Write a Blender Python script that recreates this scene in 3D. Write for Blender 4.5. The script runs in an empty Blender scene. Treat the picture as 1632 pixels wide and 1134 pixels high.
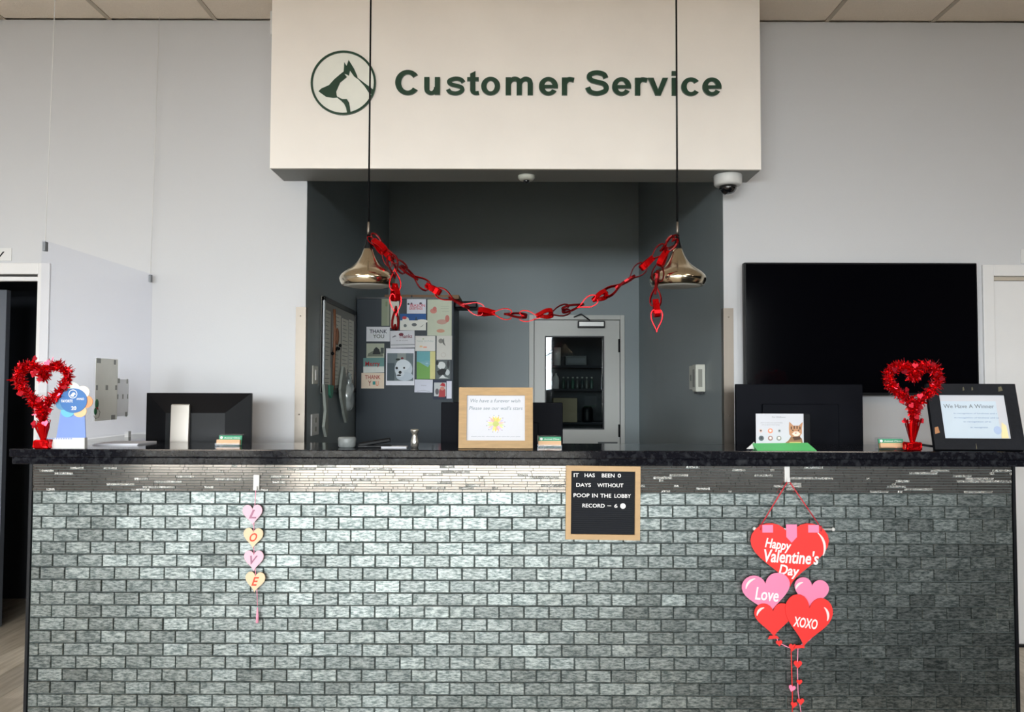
import bpy, bmesh, math, random
from mathutils import Matrix, Vector, Euler
R = math.radians
rnd = random.Random(7)
scene = bpy.context.scene
col = scene.collection
# ------------------------------------------------------------------ camera
F = 1300.0
CAM = Vector((0, -3.47, 1.42))
ROT = Euler((R(90) + math.atan(52 / F), 0, 0)).to_matrix() @ Matrix.Rotation(R(0.17), 3, 'Z')
cd = bpy.data.cameras.new('camera'); cam = bpy.data.objects.new('camera', cd); col.objects.link(cam)
cd.sensor_width = 36; cd.lens = 36 * F / 1632; cd.clip_start = 0.05; cd.clip_end = 200
cam.matrix_world = Matrix.Translation(CAM) @ ROT.to_4x4()
scene.camera = cam
# ------------------------------------------------------------------ view, world, lights
vs = scene.view_settings
vs.view_transform = 'Standard'; vs.look = 'None'; vs.gamma = 1; vs.use_curve_mapping = False
vs.exposure = 0.0
w = bpy.data.worlds.new('world'); scene.world = w; w.use_nodes = True
nt = w.node_tree; bg = nt.nodes['Background']
sky = nt.nodes.new('ShaderNodeTexSky'); sky.sky_type = 'HOSEK_WILKIE'; sky.turbidity = 8
sky.sun_direction = (0.3, -0.5, 0.8)
nt.links.new(sky.outputs[0], bg.inputs[0]); bg.inputs[1].default_value = 0.3
FRONT = -7.2          # street side wall behind the camera
def area(name, loc, size, rot, power, color):
    l = bpy.data.lights.new(name, 'AREA'); l.shape = 'RECTANGLE'; l.size, l.size_y = size
    l.energy = power; l.color = color
    o = bpy.data.objects.new(name, l); col.objects.link(o); o.location = loc; o.rotation_euler = rot
    return o
# overcast sky beyond the shop front, above the parked cars and roofs across the street
DAY = (0.985, 0.975, 1.0)
area('sky_beyond_shop_front', (-1.0, -20.0, 3.0), (28.0, 3.2), (R(90), 0, 0), 11600, DAY)
sd = bpy.data.lights.new('sun', 'SUN'); sd.energy = 20; sd.angle = R(1); sd.color = (1.0, 0.93, 0.86)
so = bpy.data.objects.new('sun', sd); col.objects.link(so); so.rotation_euler = (R(-12), R(6), 0)
# ceiling troffers of the lobby (fittings are built further down)
TROFFERS = [(-2.6, -2.9), (2.6, -2.9), (0.0, -5.0), (7.6, -5.6)]
for i, (x, y) in enumerate(TROFFERS):
    area('troffer_light', (x, y, 3.48), (1.1, 0.5), (0, 0, 0), 27, (1.0, 0.86, 0.72))

# ------------------------------------------------------------------ helpers
def ray(px, py):
    return ROT @ Vector(((px - 816) / F, -(py - 567) / F, -1))
def at(px, py, Y):
    d = ray(px, py); return CAM + d * ((Y - CAM.y) / d.y)
def atx(px, py, X):
    d = ray(px, py); return CAM + d * ((X - CAM.x) / d.x)
def lin(c):
    return tuple(((v / 255) / 12.92 if v / 255 <= 0.04045 else ((v / 255 + 0.055) / 1.055) ** 2.4) for v in c[:3]) + (1,)
_m = {}
def mat(name, c, rough=0.6, metal=0.0, var=0.06, scale=12, bump=0.0, bscale=60, stretch=(1, 1, 1), emit=0, spec=0.5, coat=0, bdist=0.01):
    key = name
    if key in _m: return _m[key]
    m = bpy.data.materials.new(name); m.use_nodes = True; _m[key] = m
    n = m.node_tree.nodes; L = m.node_tree.links; b = n['Principled BSDF']
    b.inputs['Roughness'].default_value = rough; b.inputs['Metallic'].default_value = metal
    b.inputs['Specular IOR Level'].default_value = spec
    if coat: b.inputs['Coat Weight'].default_value = coat; b.inputs['Coat Roughness'].default_value = 0.06
    tc = n.new('ShaderNodeTexCoord'); mp = n.new('ShaderNodeMapping'); mp.inputs['Scale'].default_value = stretch
    L.new(tc.outputs['Object'], mp.inputs[0])
    no = n.new('ShaderNodeTexNoise'); no.inputs['Scale'].default_value = scale; no.inputs['Detail'].default_value = 4
    L.new(mp.outputs[0], no.inputs['Vector'])
    mx = n.new('ShaderNodeMix'); mx.data_type = 'RGBA'
    lc = lin(c)
    mx.inputs[6].default_value = tuple(v * (1 - var) for v in lc[:3]) + (1,)
    mx.inputs[7].default_value = tuple(min(1, v * (1 + var)) for v in lc[:3]) + (1,)
    L.new(no.outputs['Fac'], mx.inputs[0]); L.new(mx.outputs[2], b.inputs['Base Color'])
    if bump:
        n2 = n.new('ShaderNodeTexNoise'); n2.inputs['Scale'].default_value = bscale; n2.inputs['Detail'].default_value = 3
        L.new(mp.outputs[0], n2.inputs['Vector'])
        bp = n.new('ShaderNodeBump'); bp.inputs['Strength'].default_value = bump; bp.inputs['Distance'].default_value = bdist
        L.new(n2.outputs['Fac'], bp.inputs['Height']); L.new(bp.outputs[0], b.inputs['Normal'])
    if emit:
        L.new(mx.outputs[2], b.inputs['Emission Color']); b.inputs['Emission Strength'].default_value = emit
    return m
def ink(c):
    return mat('print_%d_%d_%d' % tuple(c[:3]), c, rough=0.7, var=0.05, scale=30)
def heart_pts(w_, h_, n=28, cx=0, cz=0, rot=0):
    P = []
    for i in range(n):
        t = 2 * math.pi * i / n
        x = 16 * math.sin(t) ** 3; z = 13 * math.cos(t) - 5 * math.cos(2 * t) - 2 * math.cos(3 * t) - math.cos(4 * t)
        x = x / 32 * w_; z = (z + 2.6) / 29 * h_
        P.append((cx + x * math.cos(rot) - z * math.sin(rot), cz + x * math.sin(rot) + z * math.cos(rot)))
    return P
def ell(cx, cz, rx, rz, n=20, a0=0, a1=360):
    full = abs(a1 - a0) >= 360
    return [(cx + rx * math.cos(R(a0 + (a1 - a0) * i / (n if full else n - 1))), cz + rz * math.sin(R(a0 + (a1 - a0) * i / (n if full else n - 1)))) for i in range(n)]
def text_mesh(s, offset=0.0, shear=0.0, extrude=0.0):
    c = bpy.data.curves.new('t', 'FONT'); c.body = s; c.offset = offset; c.shear = shear; c.extrude = extrude
    c.resolution_u = 3
    o = bpy.data.objects.new('t', c); col.objects.link(o)
    me = bpy.data.meshes.new_from_object(o)
    bpy.data.objects.remove(o); bpy.data.curves.remove(c)
    return me
class MB:
    """collects shapes; build() links them as ONE mesh object"""
    def __init__(s): s.bm = bmesh.new()
    def _set(s, vs_, mi, M=None, smooth=False):
        fs = {f for v in vs_ for f in v.link_faces}
        if M is not None: bmesh.ops.transform(s.bm, matrix=M, verts=list(vs_))
        for f in fs: f.material_index = mi; f.smooth = smooth
        return s
    def box(s, a, b, mi=0, bev=0.0, M=None):
        r = bmesh.ops.create_cube(s.bm, size=1)['verts']
        c = [(a[i] + b[i]) / 2 for i in range(3)]; d = [abs(b[i] - a[i]) for i in range(3)]
        bmesh.ops.transform(s.bm, matrix=Matrix.Translation(c) @ Matrix.Diagonal((*d, 1)), verts=r)
        if bev:
            es = list({e for v in r for e in v.link_edges})
            q = bmesh.ops.bevel(s.bm, geom=es, offset=bev, segments=2, affect='EDGES', profile=0.5)
            r = list({v for f in q['faces'] for v in f.verts} | {v for v in r if v.is_valid})
        return s._set(r, mi, M)
    def prism(s, pts, y0, y1, mi=0, M=None):
        """polygon in x,z extruded from y0 (front) to y1"""
        n = len(pts)
        a = [s.bm.verts.new((x, y0, z)) for x, z in pts]; b = [s.bm.verts.new((x, y1, z)) for x, z in pts]
        ar = sum(pts[i][0] * pts[(i + 1) % n][1] - pts[(i + 1) % n][0] * pts[i][1] for i in range(n))
        fs = [s.bm.faces.new(a if ar > 0 else a[::-1]), s.bm.faces.new(b[::-1] if ar > 0 else b)]
        for i in range(n):
            j = (i + 1) % n
            fs.append(s.bm.faces.new((a[j], a[i], b[i], b[j]) if ar > 0 else (a[i], a[j], b[j], b[i])))
        for f in fs: f.material_index = mi
        if M is not None: bmesh.ops.transform(s.bm, matrix=M, verts=a + b)
        return s
    def lathe(s, prof, seg=32, mi=0, M=None, smooth=True):
        rings = []
        for r, z in prof:
            rings.append([s.bm.verts.new((max(r, 1e-4) * math.cos(2 * math.pi * i / seg), max(r, 1e-4) * math.sin(2 * math.pi * i / seg), z)) for i in range(seg)])
        vs_ = [v for r in rings for v in r]
        for a, b in zip(rings, rings[1:]):
            for i in range(seg):
                j = (i + 1) % seg
                f = s.bm.faces.new((a[i], b[i], b[j], a[j])); f.smooth = smooth; f.material_index = mi
        for r in (rings[0][::-1], rings[-1]):
            if abs(prof[0][0]) >= 0: 
                f = s.bm.faces.new(r[::-1]); f.material_index = mi
        if M is not None: bmesh.ops.transform(s.bm, matrix=M, verts=vs_)
        return s
    def tube(s, pts, r, seg=8, mi=0, closed=False, r1=None):
        pts = [Vector(p) for p in pts]; n = len(pts); rings = []
        up = Vector((0, 1, 0))
        for i, p in enumerate(pts):
            if closed: t = pts[(i + 1) % n] - pts[i - 1]
            else: t = pts[min(i + 1, n - 1)] - pts[max(i - 1, 0)]
            t.normalize()
            u = up - t * up.dot(t)
            if u.length < 0.05: u = Vector((1, 0, 0)) - t * t.x
            u.normalize(); v = t.cross(u)
            rr = r if r1 is None else r + (r1 - r) * i / (n - 1)
            rings.append([s.bm.verts.new(p + (u * math.cos(2 * math.pi * k / seg) + v * math.sin(2 * math.pi * k / seg)) * rr) for k in range(seg)])
        rng = n if closed else n - 1
        for i in range(rng):
            a, b = rings[i], rings[(i + 1) % n]
            for k in range(seg):
                j = (k + 1) % seg
                f = s.bm.faces.new((a[k], a[j], b[j], b[k])); f.smooth = True; f.material_index = mi
        if not closed:
            f = s.bm.faces.new(rings[0][::-1]); f.material_index = mi
            f = s.bm.faces.new(rings[-1]); f.material_index = mi
        return s
    def ball(s, c, r, mi=0, seg=12, sc=(1, 1, 1)):
        q = bmesh.ops.create_uvsphere(s.bm, u_segments=seg, v_segments=max(6, seg // 2), radius=r)['verts']
        return s._set(q, mi, Matrix.Translation(c) @ Matrix.Diagonal((*sc, 1)), True)
    def text(s, body, x0, x1, z0, z1, y, mi=0, offset=0.0, shear=0.0, depth=0.001, M=None, keep=False):
        """lettering fitted to a box in x,z facing -y, front face at y"""
        me = text_mesh(body, offset, shear, 0.01)
        xs = [v.co.x for v in me.vertices]; ys = [v.co.y for v in me.vertices]
        if not xs: return s
        a, b, c_, d_ = min(xs), max(xs), min(ys), max(ys)
        sx = (x1 - x0) / (b - a); sz = (z1 - z0) / (d_ - c_)
        ov = set(s.bm.verts); of = set(s.bm.faces)
        s.bm.from_mesh(me)
        vs_ = [v for v in s.bm.verts if v not in ov]
        for v in vs_:
            v.co = Vector((x0 + (v.co.x - a) * sx, y + (0 if v.co.z > 0 else depth), z0 + (v.co.y - c_) * sz))
            if M is not None: v.co = M @ v.co
        for f in [f for f in s.bm.faces if f not in of]: f.material_index = mi
        bpy.data.meshes.remove(me)
        return s
    def build(s, name, mats, parent=None, loc=None, rot=None, stuff=False):
        me = bpy.data.meshes.new(name); s.bm.normal_update(); s.bm.to_mesh(me); s.bm.free()
        if not isinstance(mats, (list, tuple)): mats = [mats]
        for m in mats: me.materials.append(m)
        o = bpy.data.objects.new(name, me); col.objects.link(o)
        if parent: o.parent = parent
        if loc is not None: o.location = loc
        if rot is not None: o.rotation_euler = rot
        if stuff: o['kind'] = 'stuff'
        return o
def tag(o, label=None, cat=None, group=None, kind=None):
    if label: o['label'] = label
    if cat: o['category'] = cat
    if group: o['group'] = group
    if kind: o['kind'] = kind
    return o
def thing(name, label, cat, loc=(0, 0, 0), rot=(0, 0, 0), group=None):
    o = bpy.data.objects.new(name, None); col.objects.link(o); o.empty_display_size = 0.05
    o.location = loc; o.rotation_euler = rot
    return tag(o, label, cat, group)
def struct(name, mb, m, parent=None, loc=None):
    o = mb.build(name, m, parent, loc)
    if not parent: o['kind'] = 'structure'
    return o
def sempty(name):
    o = bpy.data.objects.new(name, None); col.objects.link(o); o['kind'] = 'structure'; return o
def frame_bars(mb, w_, h_, b, y0, y1, mi=0, z0=0, bev=0):
    """four mitred bars, outer w_ x h_, base at z0"""
    x = w_ / 2
    o = [(-x, z0), (x, z0), (x, z0 + h_), (-x, z0 + h_)]; i = [(-x + b, z0 + b), (x - b, z0 + b), (x - b, z0 + h_ - b), (-x + b, z0 + h_ - b)]
    for k in range(4):
        j = (k + 1) % 4
        mb.prism([o[k], o[j], i[j], i[k]], y0, y1, mi)
    return mb

# ------------------------------------------------------------------ materials
M_wall = mat('pale_grey_paint', (200, 200, 203), 0.55, var=0.02, scale=3, bump=0.05, bscale=220, spec=0.3)
M_slate = mat('slate_grey_paint', (138, 147, 150), 0.48, var=0.03, scale=3, bump=0.03, bscale=220, spec=0.4)
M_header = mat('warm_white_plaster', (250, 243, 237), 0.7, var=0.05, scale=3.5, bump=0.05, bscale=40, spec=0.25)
M_trimw = mat('white_trim_paint', (222, 220, 220), 0.4, var=0.02)
M_ceil = mat('acoustic_tile', (240, 228, 214), 0.9, var=0.05, scale=90, bump=0.3, bscale=160)
M_grid = mat('grid_metal_white', (190, 178, 162), 0.5, var=0.02)
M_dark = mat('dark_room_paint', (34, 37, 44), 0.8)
M_black = mat('black_plastic', (8, 9, 13), 0.42, var=0.03, spec=0.2)
M_blackm = mat('black_edge_metal', (16, 17, 22), 0.4, metal=0.2)
M_white = mat('white_plastic', (216, 215, 214), 0.4, var=0.02)
M_ivory = mat('ivory_plastic', (196, 196, 186), 0.45, var=0.02)
M_steel = mat('brushed_steel', (120, 112, 104), 0.42, metal=1, var=0.08, scale=30, stretch=(1, 1, 0.05))
M_nickel = mat('champagne_nickel', (205, 194, 172), 0.17, metal=1, var=0.03)
M_grout = mat('grey_grout', (104, 112, 110), 0.9, var=0.1, scale=60)
M_paper = mat('white_paper', (208, 209, 217), 0.7, var=0.02)
M_wood = mat('pale_oak', (172, 138, 92), 0.55, var=0.28, scale=16, stretch=(1, 1, 6), bump=0.1, bscale=30)
M_gold = mat('natural_pine', (188, 154, 112), 0.55, var=0.1, scale=14, stretch=(1, 1, 4))
M_foil = mat('red_foil', (225, 10, 18), 0.22, metal=0.85, var=0.25, scale=60)
M_foilp = mat('pink_red_foil', (240, 50, 70), 0.25, metal=0.75, var=0.2, scale=60)
M_red = mat('red_card', (246, 52, 48), 0.6, var=0.02)
M_pink = mat('pink_card', (247, 138, 178), 0.6, var=0.02)
M_ink_w = ink((246, 244, 244))

def glass_mat(name, tint, refl):
    m = bpy.data.materials.new(name); m.use_nodes = True; n = m.node_tree.nodes; L = m.node_tree.links
    n.remove(n['Principled BSDF'])
    t = n.new('ShaderNodeBsdfTransparent'); t.inputs[0].default_value = tint
    g = n.new('ShaderNodeBsdfGlossy'); g.inputs['Roughness'].default_value = 0.02; g.inputs[0].default_value = (0.95, 0.97, 1, 1)
    lw = n.new('ShaderNodeLayerWeight'); lw.inputs[0].default_value = 0.25
    mth = n.new('ShaderNodeMath'); mth.operation = 'MULTIPLY_ADD'; mth.inputs[1].default_value = refl; mth.inputs[2].default_value = 0.03
    L.new(lw.outputs['Fresnel'], mth.inputs[0])
    mx = n.new('ShaderNodeMixShader'); L.new(mth.outputs[0], mx.inputs[0]); L.new(t.outputs[0], mx.inputs[1]); L.new(g.outputs[0], mx.inputs[2])
    L.new(mx.outputs[0], n['Material Output'].inputs[0])
    return m
M_acryl = glass_mat('clear_acrylic', (0.955, 0.958, 0.98, 1), 0.1)
M_pane = glass_mat('window_glass', (0.88, 0.92, 0.92, 1), 0.6)

def tile_material():
    m = bpy.data.materials.new('brushed_metallic_tile'); m.use_nodes = True; n = m.node_tree.nodes; L = m.node_tree.links; b = n['Principled BSDF']
    g = n.new('ShaderNodeNewGeometry'); oi = n.new('ShaderNodeObjectInfo')
    ad = n.new('ShaderNodeMath'); ad.operation = 'ADD'; L.new(g.outputs['Random Per Island'], ad.inputs[0]); L.new(oi.outputs['Random'], ad.inputs[1])
    fr = n.new('ShaderNodeMath'); fr.operation = 'FRACT'; L.new(ad.outputs[0], fr.inputs[0])
    ws = n.new('ShaderNodeTexWhiteNoise'); ws.noise_dimensions = '1D'; L.new(fr.outputs[0], ws.inputs['W'])
    mp = n.new('ShaderNodeMapping'); mp.inputs['Scale'].default_value = (1, 1, 3.5)
    off = n.new('ShaderNodeVectorMath'); off.operation = 'SCALE'; off.inputs[3].default_value = 5; L.new(ws.outputs['Color'], off.inputs[0])
    a2 = n.new('ShaderNodeVectorMath'); a2.operation = 'ADD'; L.new(g.outputs['Position'], mp.inputs[0]); L.new(mp.outputs[0], a2.inputs[0]); L.new(off.outputs[0], a2.inputs[1])
    no = n.new('ShaderNodeTexNoise'); no.inputs['Scale'].default_value = 40; no.inputs['Detail'].default_value = 5; no.inputs['Roughness'].default_value = 0.75
    L.new(a2.outputs[0], no.inputs['Vector'])
    cr = n.new('ShaderNodeValToRGB'); e = cr.color_ramp.elements
    e[0].position = 0.4; e[0].color = (0.10, 0.122, 0.12, 1); e[1].position = 0.62; e[1].color = (0.39, 0.415, 0.40, 1)
    L.new(no.outputs['Fac'], cr.inputs[0])
    mr = n.new('ShaderNodeMapRange'); mr.inputs['To Min'].default_value = 0.72; mr.inputs['To Max'].default_value = 1.12; L.new(ws.outputs['Value'], mr.inputs[0])
    mu = n.new('ShaderNodeVectorMath'); mu.operation = 'SCALE'; L.new(cr.outputs[0], mu.inputs[0]); L.new(mr.outputs[0], mu.inputs[3])
    L.new(mu.outputs[0], b.inputs['Base Color'])
    b.inputs['Metallic'].default_value = 0.93
    mr2 = n.new('ShaderNodeMapRange'); mr2.inputs['To Min'].default_value = 0.3; mr2.inputs['To Max'].default_value = 0.46; L.new(no.outputs['Fac'], mr2.inputs[0]); L.new(mr2.outputs[0], b.inputs['Roughness'])
    bp = n.new('ShaderNodeBump'); bp.inputs['Strength'].default_value = 0.3; bp.inputs['Distance'].default_value = 0.002
    L.new(no.outputs['Fac'], bp.inputs['Height']); L.new(bp.outputs[0], b.inputs['Normal'])
    return m
M_tile = tile_material()
def strip_material(name, lo, hi, rough, metal, bump):
    m = bpy.data.materials.new(name); m.use_nodes = True; n = m.node_tree.nodes; L = m.node_tree.links; b = n['Principled BSDF']
    g = n.new('ShaderNodeNewGeometry')
    mx = n.new('ShaderNodeMix'); mx.data_type = 'RGBA'; mx.inputs[6].default_value = lo; mx.inputs[7].default_value = hi
    L.new(g.outputs['Random Per Island'], mx.inputs[0]); L.new(mx.outputs[2], b.inputs['Base Color'])
    b.inputs['Roughness'].default_value = rough; b.inputs['Metallic'].default_value = metal
    if bump:
        no = n.new('ShaderNodeTexNoise'); no.inputs['Scale'].default_value = 260; L.new(g.outputs['Position'], no.inputs['Vector'])
        bp = n.new('ShaderNodeBump'); bp.inputs['Strength'].default_value = bump; bp.inputs['Distance'].default_value = 0.004
        L.new(no.outputs['Fac'], bp.inputs['Height']); L.new(bp.outputs[0], b.inputs['Normal'])
    return m
M_strip = strip_material('smoked_glass_strip', (0.40, 0.37, 0.35, 1), (0.48, 0.445, 0.425, 1), 0.12, 0.92, 0)
M_crack = strip_material('crackled_silver_strip', (0.3, 0.3, 0.29, 1), (0.55, 0.54, 0.52, 1), 0.25, 0.9, 1.0)

def granite():
    m = bpy.data.materials.new('black_granite'); m.use_nodes = True; n = m.node_tree.nodes; L = m.node_tree.links; b = n['Principled BSDF']
    g = n.new('ShaderNodeNewGeometry')
    v = n.new('ShaderNodeTexVoronoi'); v.inputs['Scale'].default_value = 85; L.new(g.outputs['Position'], v.inputs['Vector'])
    no = n.new('ShaderNodeTexNoise'); no.inputs['Scale'].default_value = 38; no.inputs['Detail'].default_value = 5; L.new(g.outputs['Position'], no.inputs['Vector'])
    cr = n.new('ShaderNodeValToRGB'); e = cr.color_ramp.elements
    e[0].position = 0.5; e[0].color = (0.006, 0.006, 0.009, 1); e[1].position = 0.8; e[1].color = (0.05, 0.053, 0.06, 1)
    L.new(no.outputs['Fac'], cr.inputs[0])
    mx = n.new('ShaderNodeMix'); mx.data_type = 'RGBA'; mx.inputs[0].default_value = 0.3
    cr2 = n.new('ShaderNodeValToRGB'); e = cr2.color_ramp.elements
    e[0].position = 0.1; e[0].color = (0.04, 0.045, 0.05, 1); e[1].position = 0.35; e[1].color = (0.006, 0.006, 0.009, 1)
    L.new(v.outputs['Distance'], cr2.inputs[0]); L.new(cr.outputs[0], mx.inputs[6]); L.new(cr2.outputs[0], mx.inputs[7])
    L.new(mx.outputs[2], b.inputs['Base Color']); b.inputs['Roughness'].default_value = 0.1; b.inputs['Specular IOR Level'].default_value = 0.3
    return m
M_granite = granite()

def plank_material():
    m = bpy.data.materials.new('greige_vinyl_plank'); m.use_nodes = True; n = m.node_tree.nodes; L = m.node_tree.links; b = n['Principled BSDF']
    oi = n.new('ShaderNodeObjectInfo'); g = n.new('ShaderNodeNewGeometry')
    mp = n.new('ShaderNodeMapping'); mp.inputs['Scale'].default_value = (14, 1.2, 1); L.new(g.outputs['Position'], mp.inputs[0])
    no = n.new('ShaderNodeTexNoise'); no.inputs['Scale'].default_value = 3; no.inputs['Detail'].default_value = 6; L.new(mp.outputs[0], no.inputs['Vector'])
    cr = n.new('ShaderNodeValToRGB'); e = cr.color_ramp.elements
    e[0].position = 0.3; e[0].color = lin((184, 172, 152)); e[1].position = 0.7; e[1].color = lin((222, 212, 196)); L.new(no.outputs['Fac'], cr.inputs[0])
    mr = n.new('ShaderNodeMapRange'); mr.inputs['To Min'].default_value = 0.75; mr.inputs['To Max'].default_value = 1.1; L.new(oi.outputs['Random'], mr.inputs[0])
    mu = n.new('ShaderNodeVectorMath'); mu.operation = 'SCALE'; L.new(cr.outputs[0], mu.inputs[0]); L.new(mr.outputs[0], mu.inputs[3])
    L.new(mu.outputs[0], b.inputs['Base Color']); b.inputs['Roughness'].default_value = 0.35
    return m
M_plank = plank_material()

# ------------------------------------------------------------------ the room
WALL = 1.08; CEIL = 3.502; AX0 = -1.157; AX1 = 1.185; ABACK = 4.13
XL, XR = -6.0, 9.0
TH = 0.12
# floor slab with vinyl planks where the photograph shows floor
fl = struct('floor', MB().box((XL - 0.2, FRONT - 0.2, -0.1), (XR + 0.2, 6.6, -0.006)), M_plank)
pm = MB().box((0, 0, -0.006), (0.178, 1.218, 0.0)); plank = pm.build('floor_plank', M_plank, fl)
first = True
k = 0
for x0, x1 in ((-3.96, -2.1), (2.16, 3.06)):
    x = x0
    while x < x1 - 0.01:
        y = -0.9 - (k % 3) * 0.4
        while y < 2.0:
            o = plank if first else plank.copy()
            if not first: col.objects.link(o); o.parent = fl
            first = False
            o.location = (x + 0.001, y + 0.001, 0)
            y += 1.22
        x += 0.18; k += 1
# ceiling
ce = struct('ceiling', MB().box((XL - 0.2, FRONT - 0.2, CEIL + 0.02), (XR + 0.2, 6.6, CEIL + 0.12)), M_ceil)
lines = [-2.29 - 0.6 * i for i in range(6, -1, -1)] + [-1.69] + [-1.69 + 0.578 * i for i in range(1, 6)] + [1.78 + 0.6 * i for i in range(0, 8)]
y_rows = [(-2.54, -1.33), (-1.33, -0.13), (-0.13, WALL)]
for ya, yb in y_rows:
    for a, b in zip(lines, lines[1:]):
        MB().box((a + 0.012, ya + 0.012, CEIL + 0.003), (b - 0.012, yb - 0.012, CEIL + 0.02), bev=0.004).build('ceiling_tile', M_ceil, ce)
for a in lines:
    MB().box((a - 0.012, y_rows[0][0], CEIL), (a + 0.012, WALL, CEIL + 0.02)).build('grid_rail', M_grid, ce)
for ya, yb in y_rows:
    MB().box((lines[0], ya - 0.012, CEIL - 0.0), (lines[-1], ya + 0.012, CEIL + 0.0199)).build('grid_rail', M_grid, ce)
# back wall with openings: left doorway, alcove, right door
D1x1 = at(62, 500, WALL).x; D1z = at(30, 437, WALL).z; D1x0 = D1x1 - 0.95
D3x0 = at(1583, 500, WALL).x; D3z = at(1610, 440, WALL).z; D3x1 = D3x0 + 0.95
def wallbox(mb, x0, x1, z0, z1, y0=WALL, y1=WALL + TH): mb.box((x0, y0, z0), (x1, y1, z1))
b = MB(); wallbox(b, XL, D1x0, 0, CEIL); wallbox(b, D1x1, AX0, 0, CEIL); wallbox(b, D1x0, D1x1, D1z, CEIL)
struct('wall_back_left', b, M_wall)
b = MB(); wallbox(b, AX1, D3x0, 0, CEIL); wallbox(b, D3x1, XR, 0, CEIL); wallbox(b, D3x0, D3x1, D3z, CEIL)
struct('wall_back_right', b, M_wall)
b = MB().box((AX0 - TH, WALL + TH, 0), (AX0, ABACK + TH, CEIL)).box((AX0 - 0.001, WALL + 0.002, 0), (AX0 + 0.002, WALL + TH, CEIL))
struct('wall_alcove_left', b, M_slate)
b = MB().box((AX1, WALL + TH, 0), (AX1 + TH, ABACK + TH, CEIL)).box((AX1 - 0.002, WALL + 0.002, 0), (AX1 + 0.001, WALL + TH, CEIL))
struct('wall_alcove_right', b, M_slate)
# alcove back wall with door opening
A0 = at(843, 600, ABACK); A1 = at(995, 502, ABACK)
dx0 = A0.x + 0.045; dx1 = A1.x - 0.04; dz = A1.z - 0.045
b = MB(); wallbox(b, AX0, dx0, 0, CEIL, ABACK, ABACK + TH); wallbox(b, dx1, AX1, 0, CEIL, ABACK, ABACK + TH); wallbox(b, dx0, dx1, dz, CEIL, ABACK, ABACK + TH)
struct('wall_alcove_back', b, M_slate)
struct('wall_left', MB().box((XL - 0.1, FRONT, 0), (XL, WALL, CEIL)), M_wall)
M_darkw = mat('charcoal_display_wall', (30, 32, 36), 0.8)
struct('wall_right', MB().box((XR, FRONT, 0), (XR + 0.1, WALL, CEIL)), M_darkw)
# street wall with the glazed entrance and two windows
WIN = [(-4.9, -3.25, 0.35, 2.82), (-2.95, 0.97, 0.06, 2.82), (2.4, 3.55, 1.1, 2.82)]
b = MB(); xs = [XL]
for x0, x1, z0, z1 in WIN:
    b.box((xs[-1], FRONT - 0.12, 0), (x0, FRONT, CEIL)); xs.append(x1)
    b.box((x0, FRONT - 0.12, 0), (x1, FRONT, z0)); b.box((x0, FRONT - 0.12, z1), (x1, FRONT, CEIL))
b.box((xs[-1], FRONT - 0.12, 0), (XR, FRONT, CEIL))
struct('wall_front', b, [M_darkw, M_darkw])
for i, (x0, x1, z0, z1) in enumerate(WIN):
    wroot = sempty('window_%d' % (i + 1))
    fb = MB(); frame_bars(fb, x1 - x0, z1 - z0, 0.05, FRONT - 0.1, FRONT + 0.01, z0=z0)
    fb.build('window_frame', M_blackm, wroot, loc=((x0 + x1) / 2, 0, 0))
    nb = 3 if i == 1 else 2
    for kk in range(1, nb):
        xx = x0 + (x1 - x0) * kk / nb
        MB().box((xx - 0.03, FRONT - 0.09, z0 + 0.05), (xx + 0.03, FRONT, z1 - 0.05)).build('mullion', M_blackm, wroot)
    MB().box((x0 + 0.04, FRONT - 0.06, z0 + 0.04), (x1 - 0.04, FRONT - 0.055, z1 - 0.04)).build('window_pane', M_pane, wroot)
struct('ground_pavement', MB().box((-30, -45, -0.15), (30, FRONT - 0.2, -0.05)), mat('pale_concrete', (186, 178, 168), 0.8, var=0.08, scale=2))
MB().box((0.9, -3.6, -0.006), (2.69, -0.25, 0.004)).build('floor_added_dark_sheet', mat('dark_reflection_sheet', (24, 26, 28), 0.9), fl)  # unseen dark sheet added so the right-hand tiles reflect something dark
struct('wall_added_dark_panel', MB().box((2.7, FRONT + 0.01, 0), (2.8, -0.75, 1.15)), M_darkw)  # unseen low dark panel, added to darken what the right tiles mirror
# baseboards
struct('baseboard_left', MB().box((D1x1 + 0.06, WALL - 0.012, 0), (AX0 - 0.002, WALL, 0.11)), M_white)
struct('baseboard_right', MB().box((AX1 + 0.002, WALL - 0.012, 0), (D3x0 - 0.07, WALL, 0.11)), M_white)
# sign bulkhead boxed down from the ceiling above the alcove
HB = at(430, 268, 0.81); HY = 0.81; HX0 = HB.x; HX1 = at(1213, 270, HY).x; HZ = (HB.z + at(1213, 270, HY).z) / 2
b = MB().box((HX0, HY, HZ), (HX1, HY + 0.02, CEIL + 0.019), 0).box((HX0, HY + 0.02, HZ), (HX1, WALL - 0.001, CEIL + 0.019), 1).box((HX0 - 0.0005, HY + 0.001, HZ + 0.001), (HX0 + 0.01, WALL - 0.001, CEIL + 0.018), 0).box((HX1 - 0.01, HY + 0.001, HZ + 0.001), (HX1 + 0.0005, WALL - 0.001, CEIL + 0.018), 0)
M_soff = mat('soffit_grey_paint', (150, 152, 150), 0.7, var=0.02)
struct('wall_header', b, [M_header, M_soff])
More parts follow.
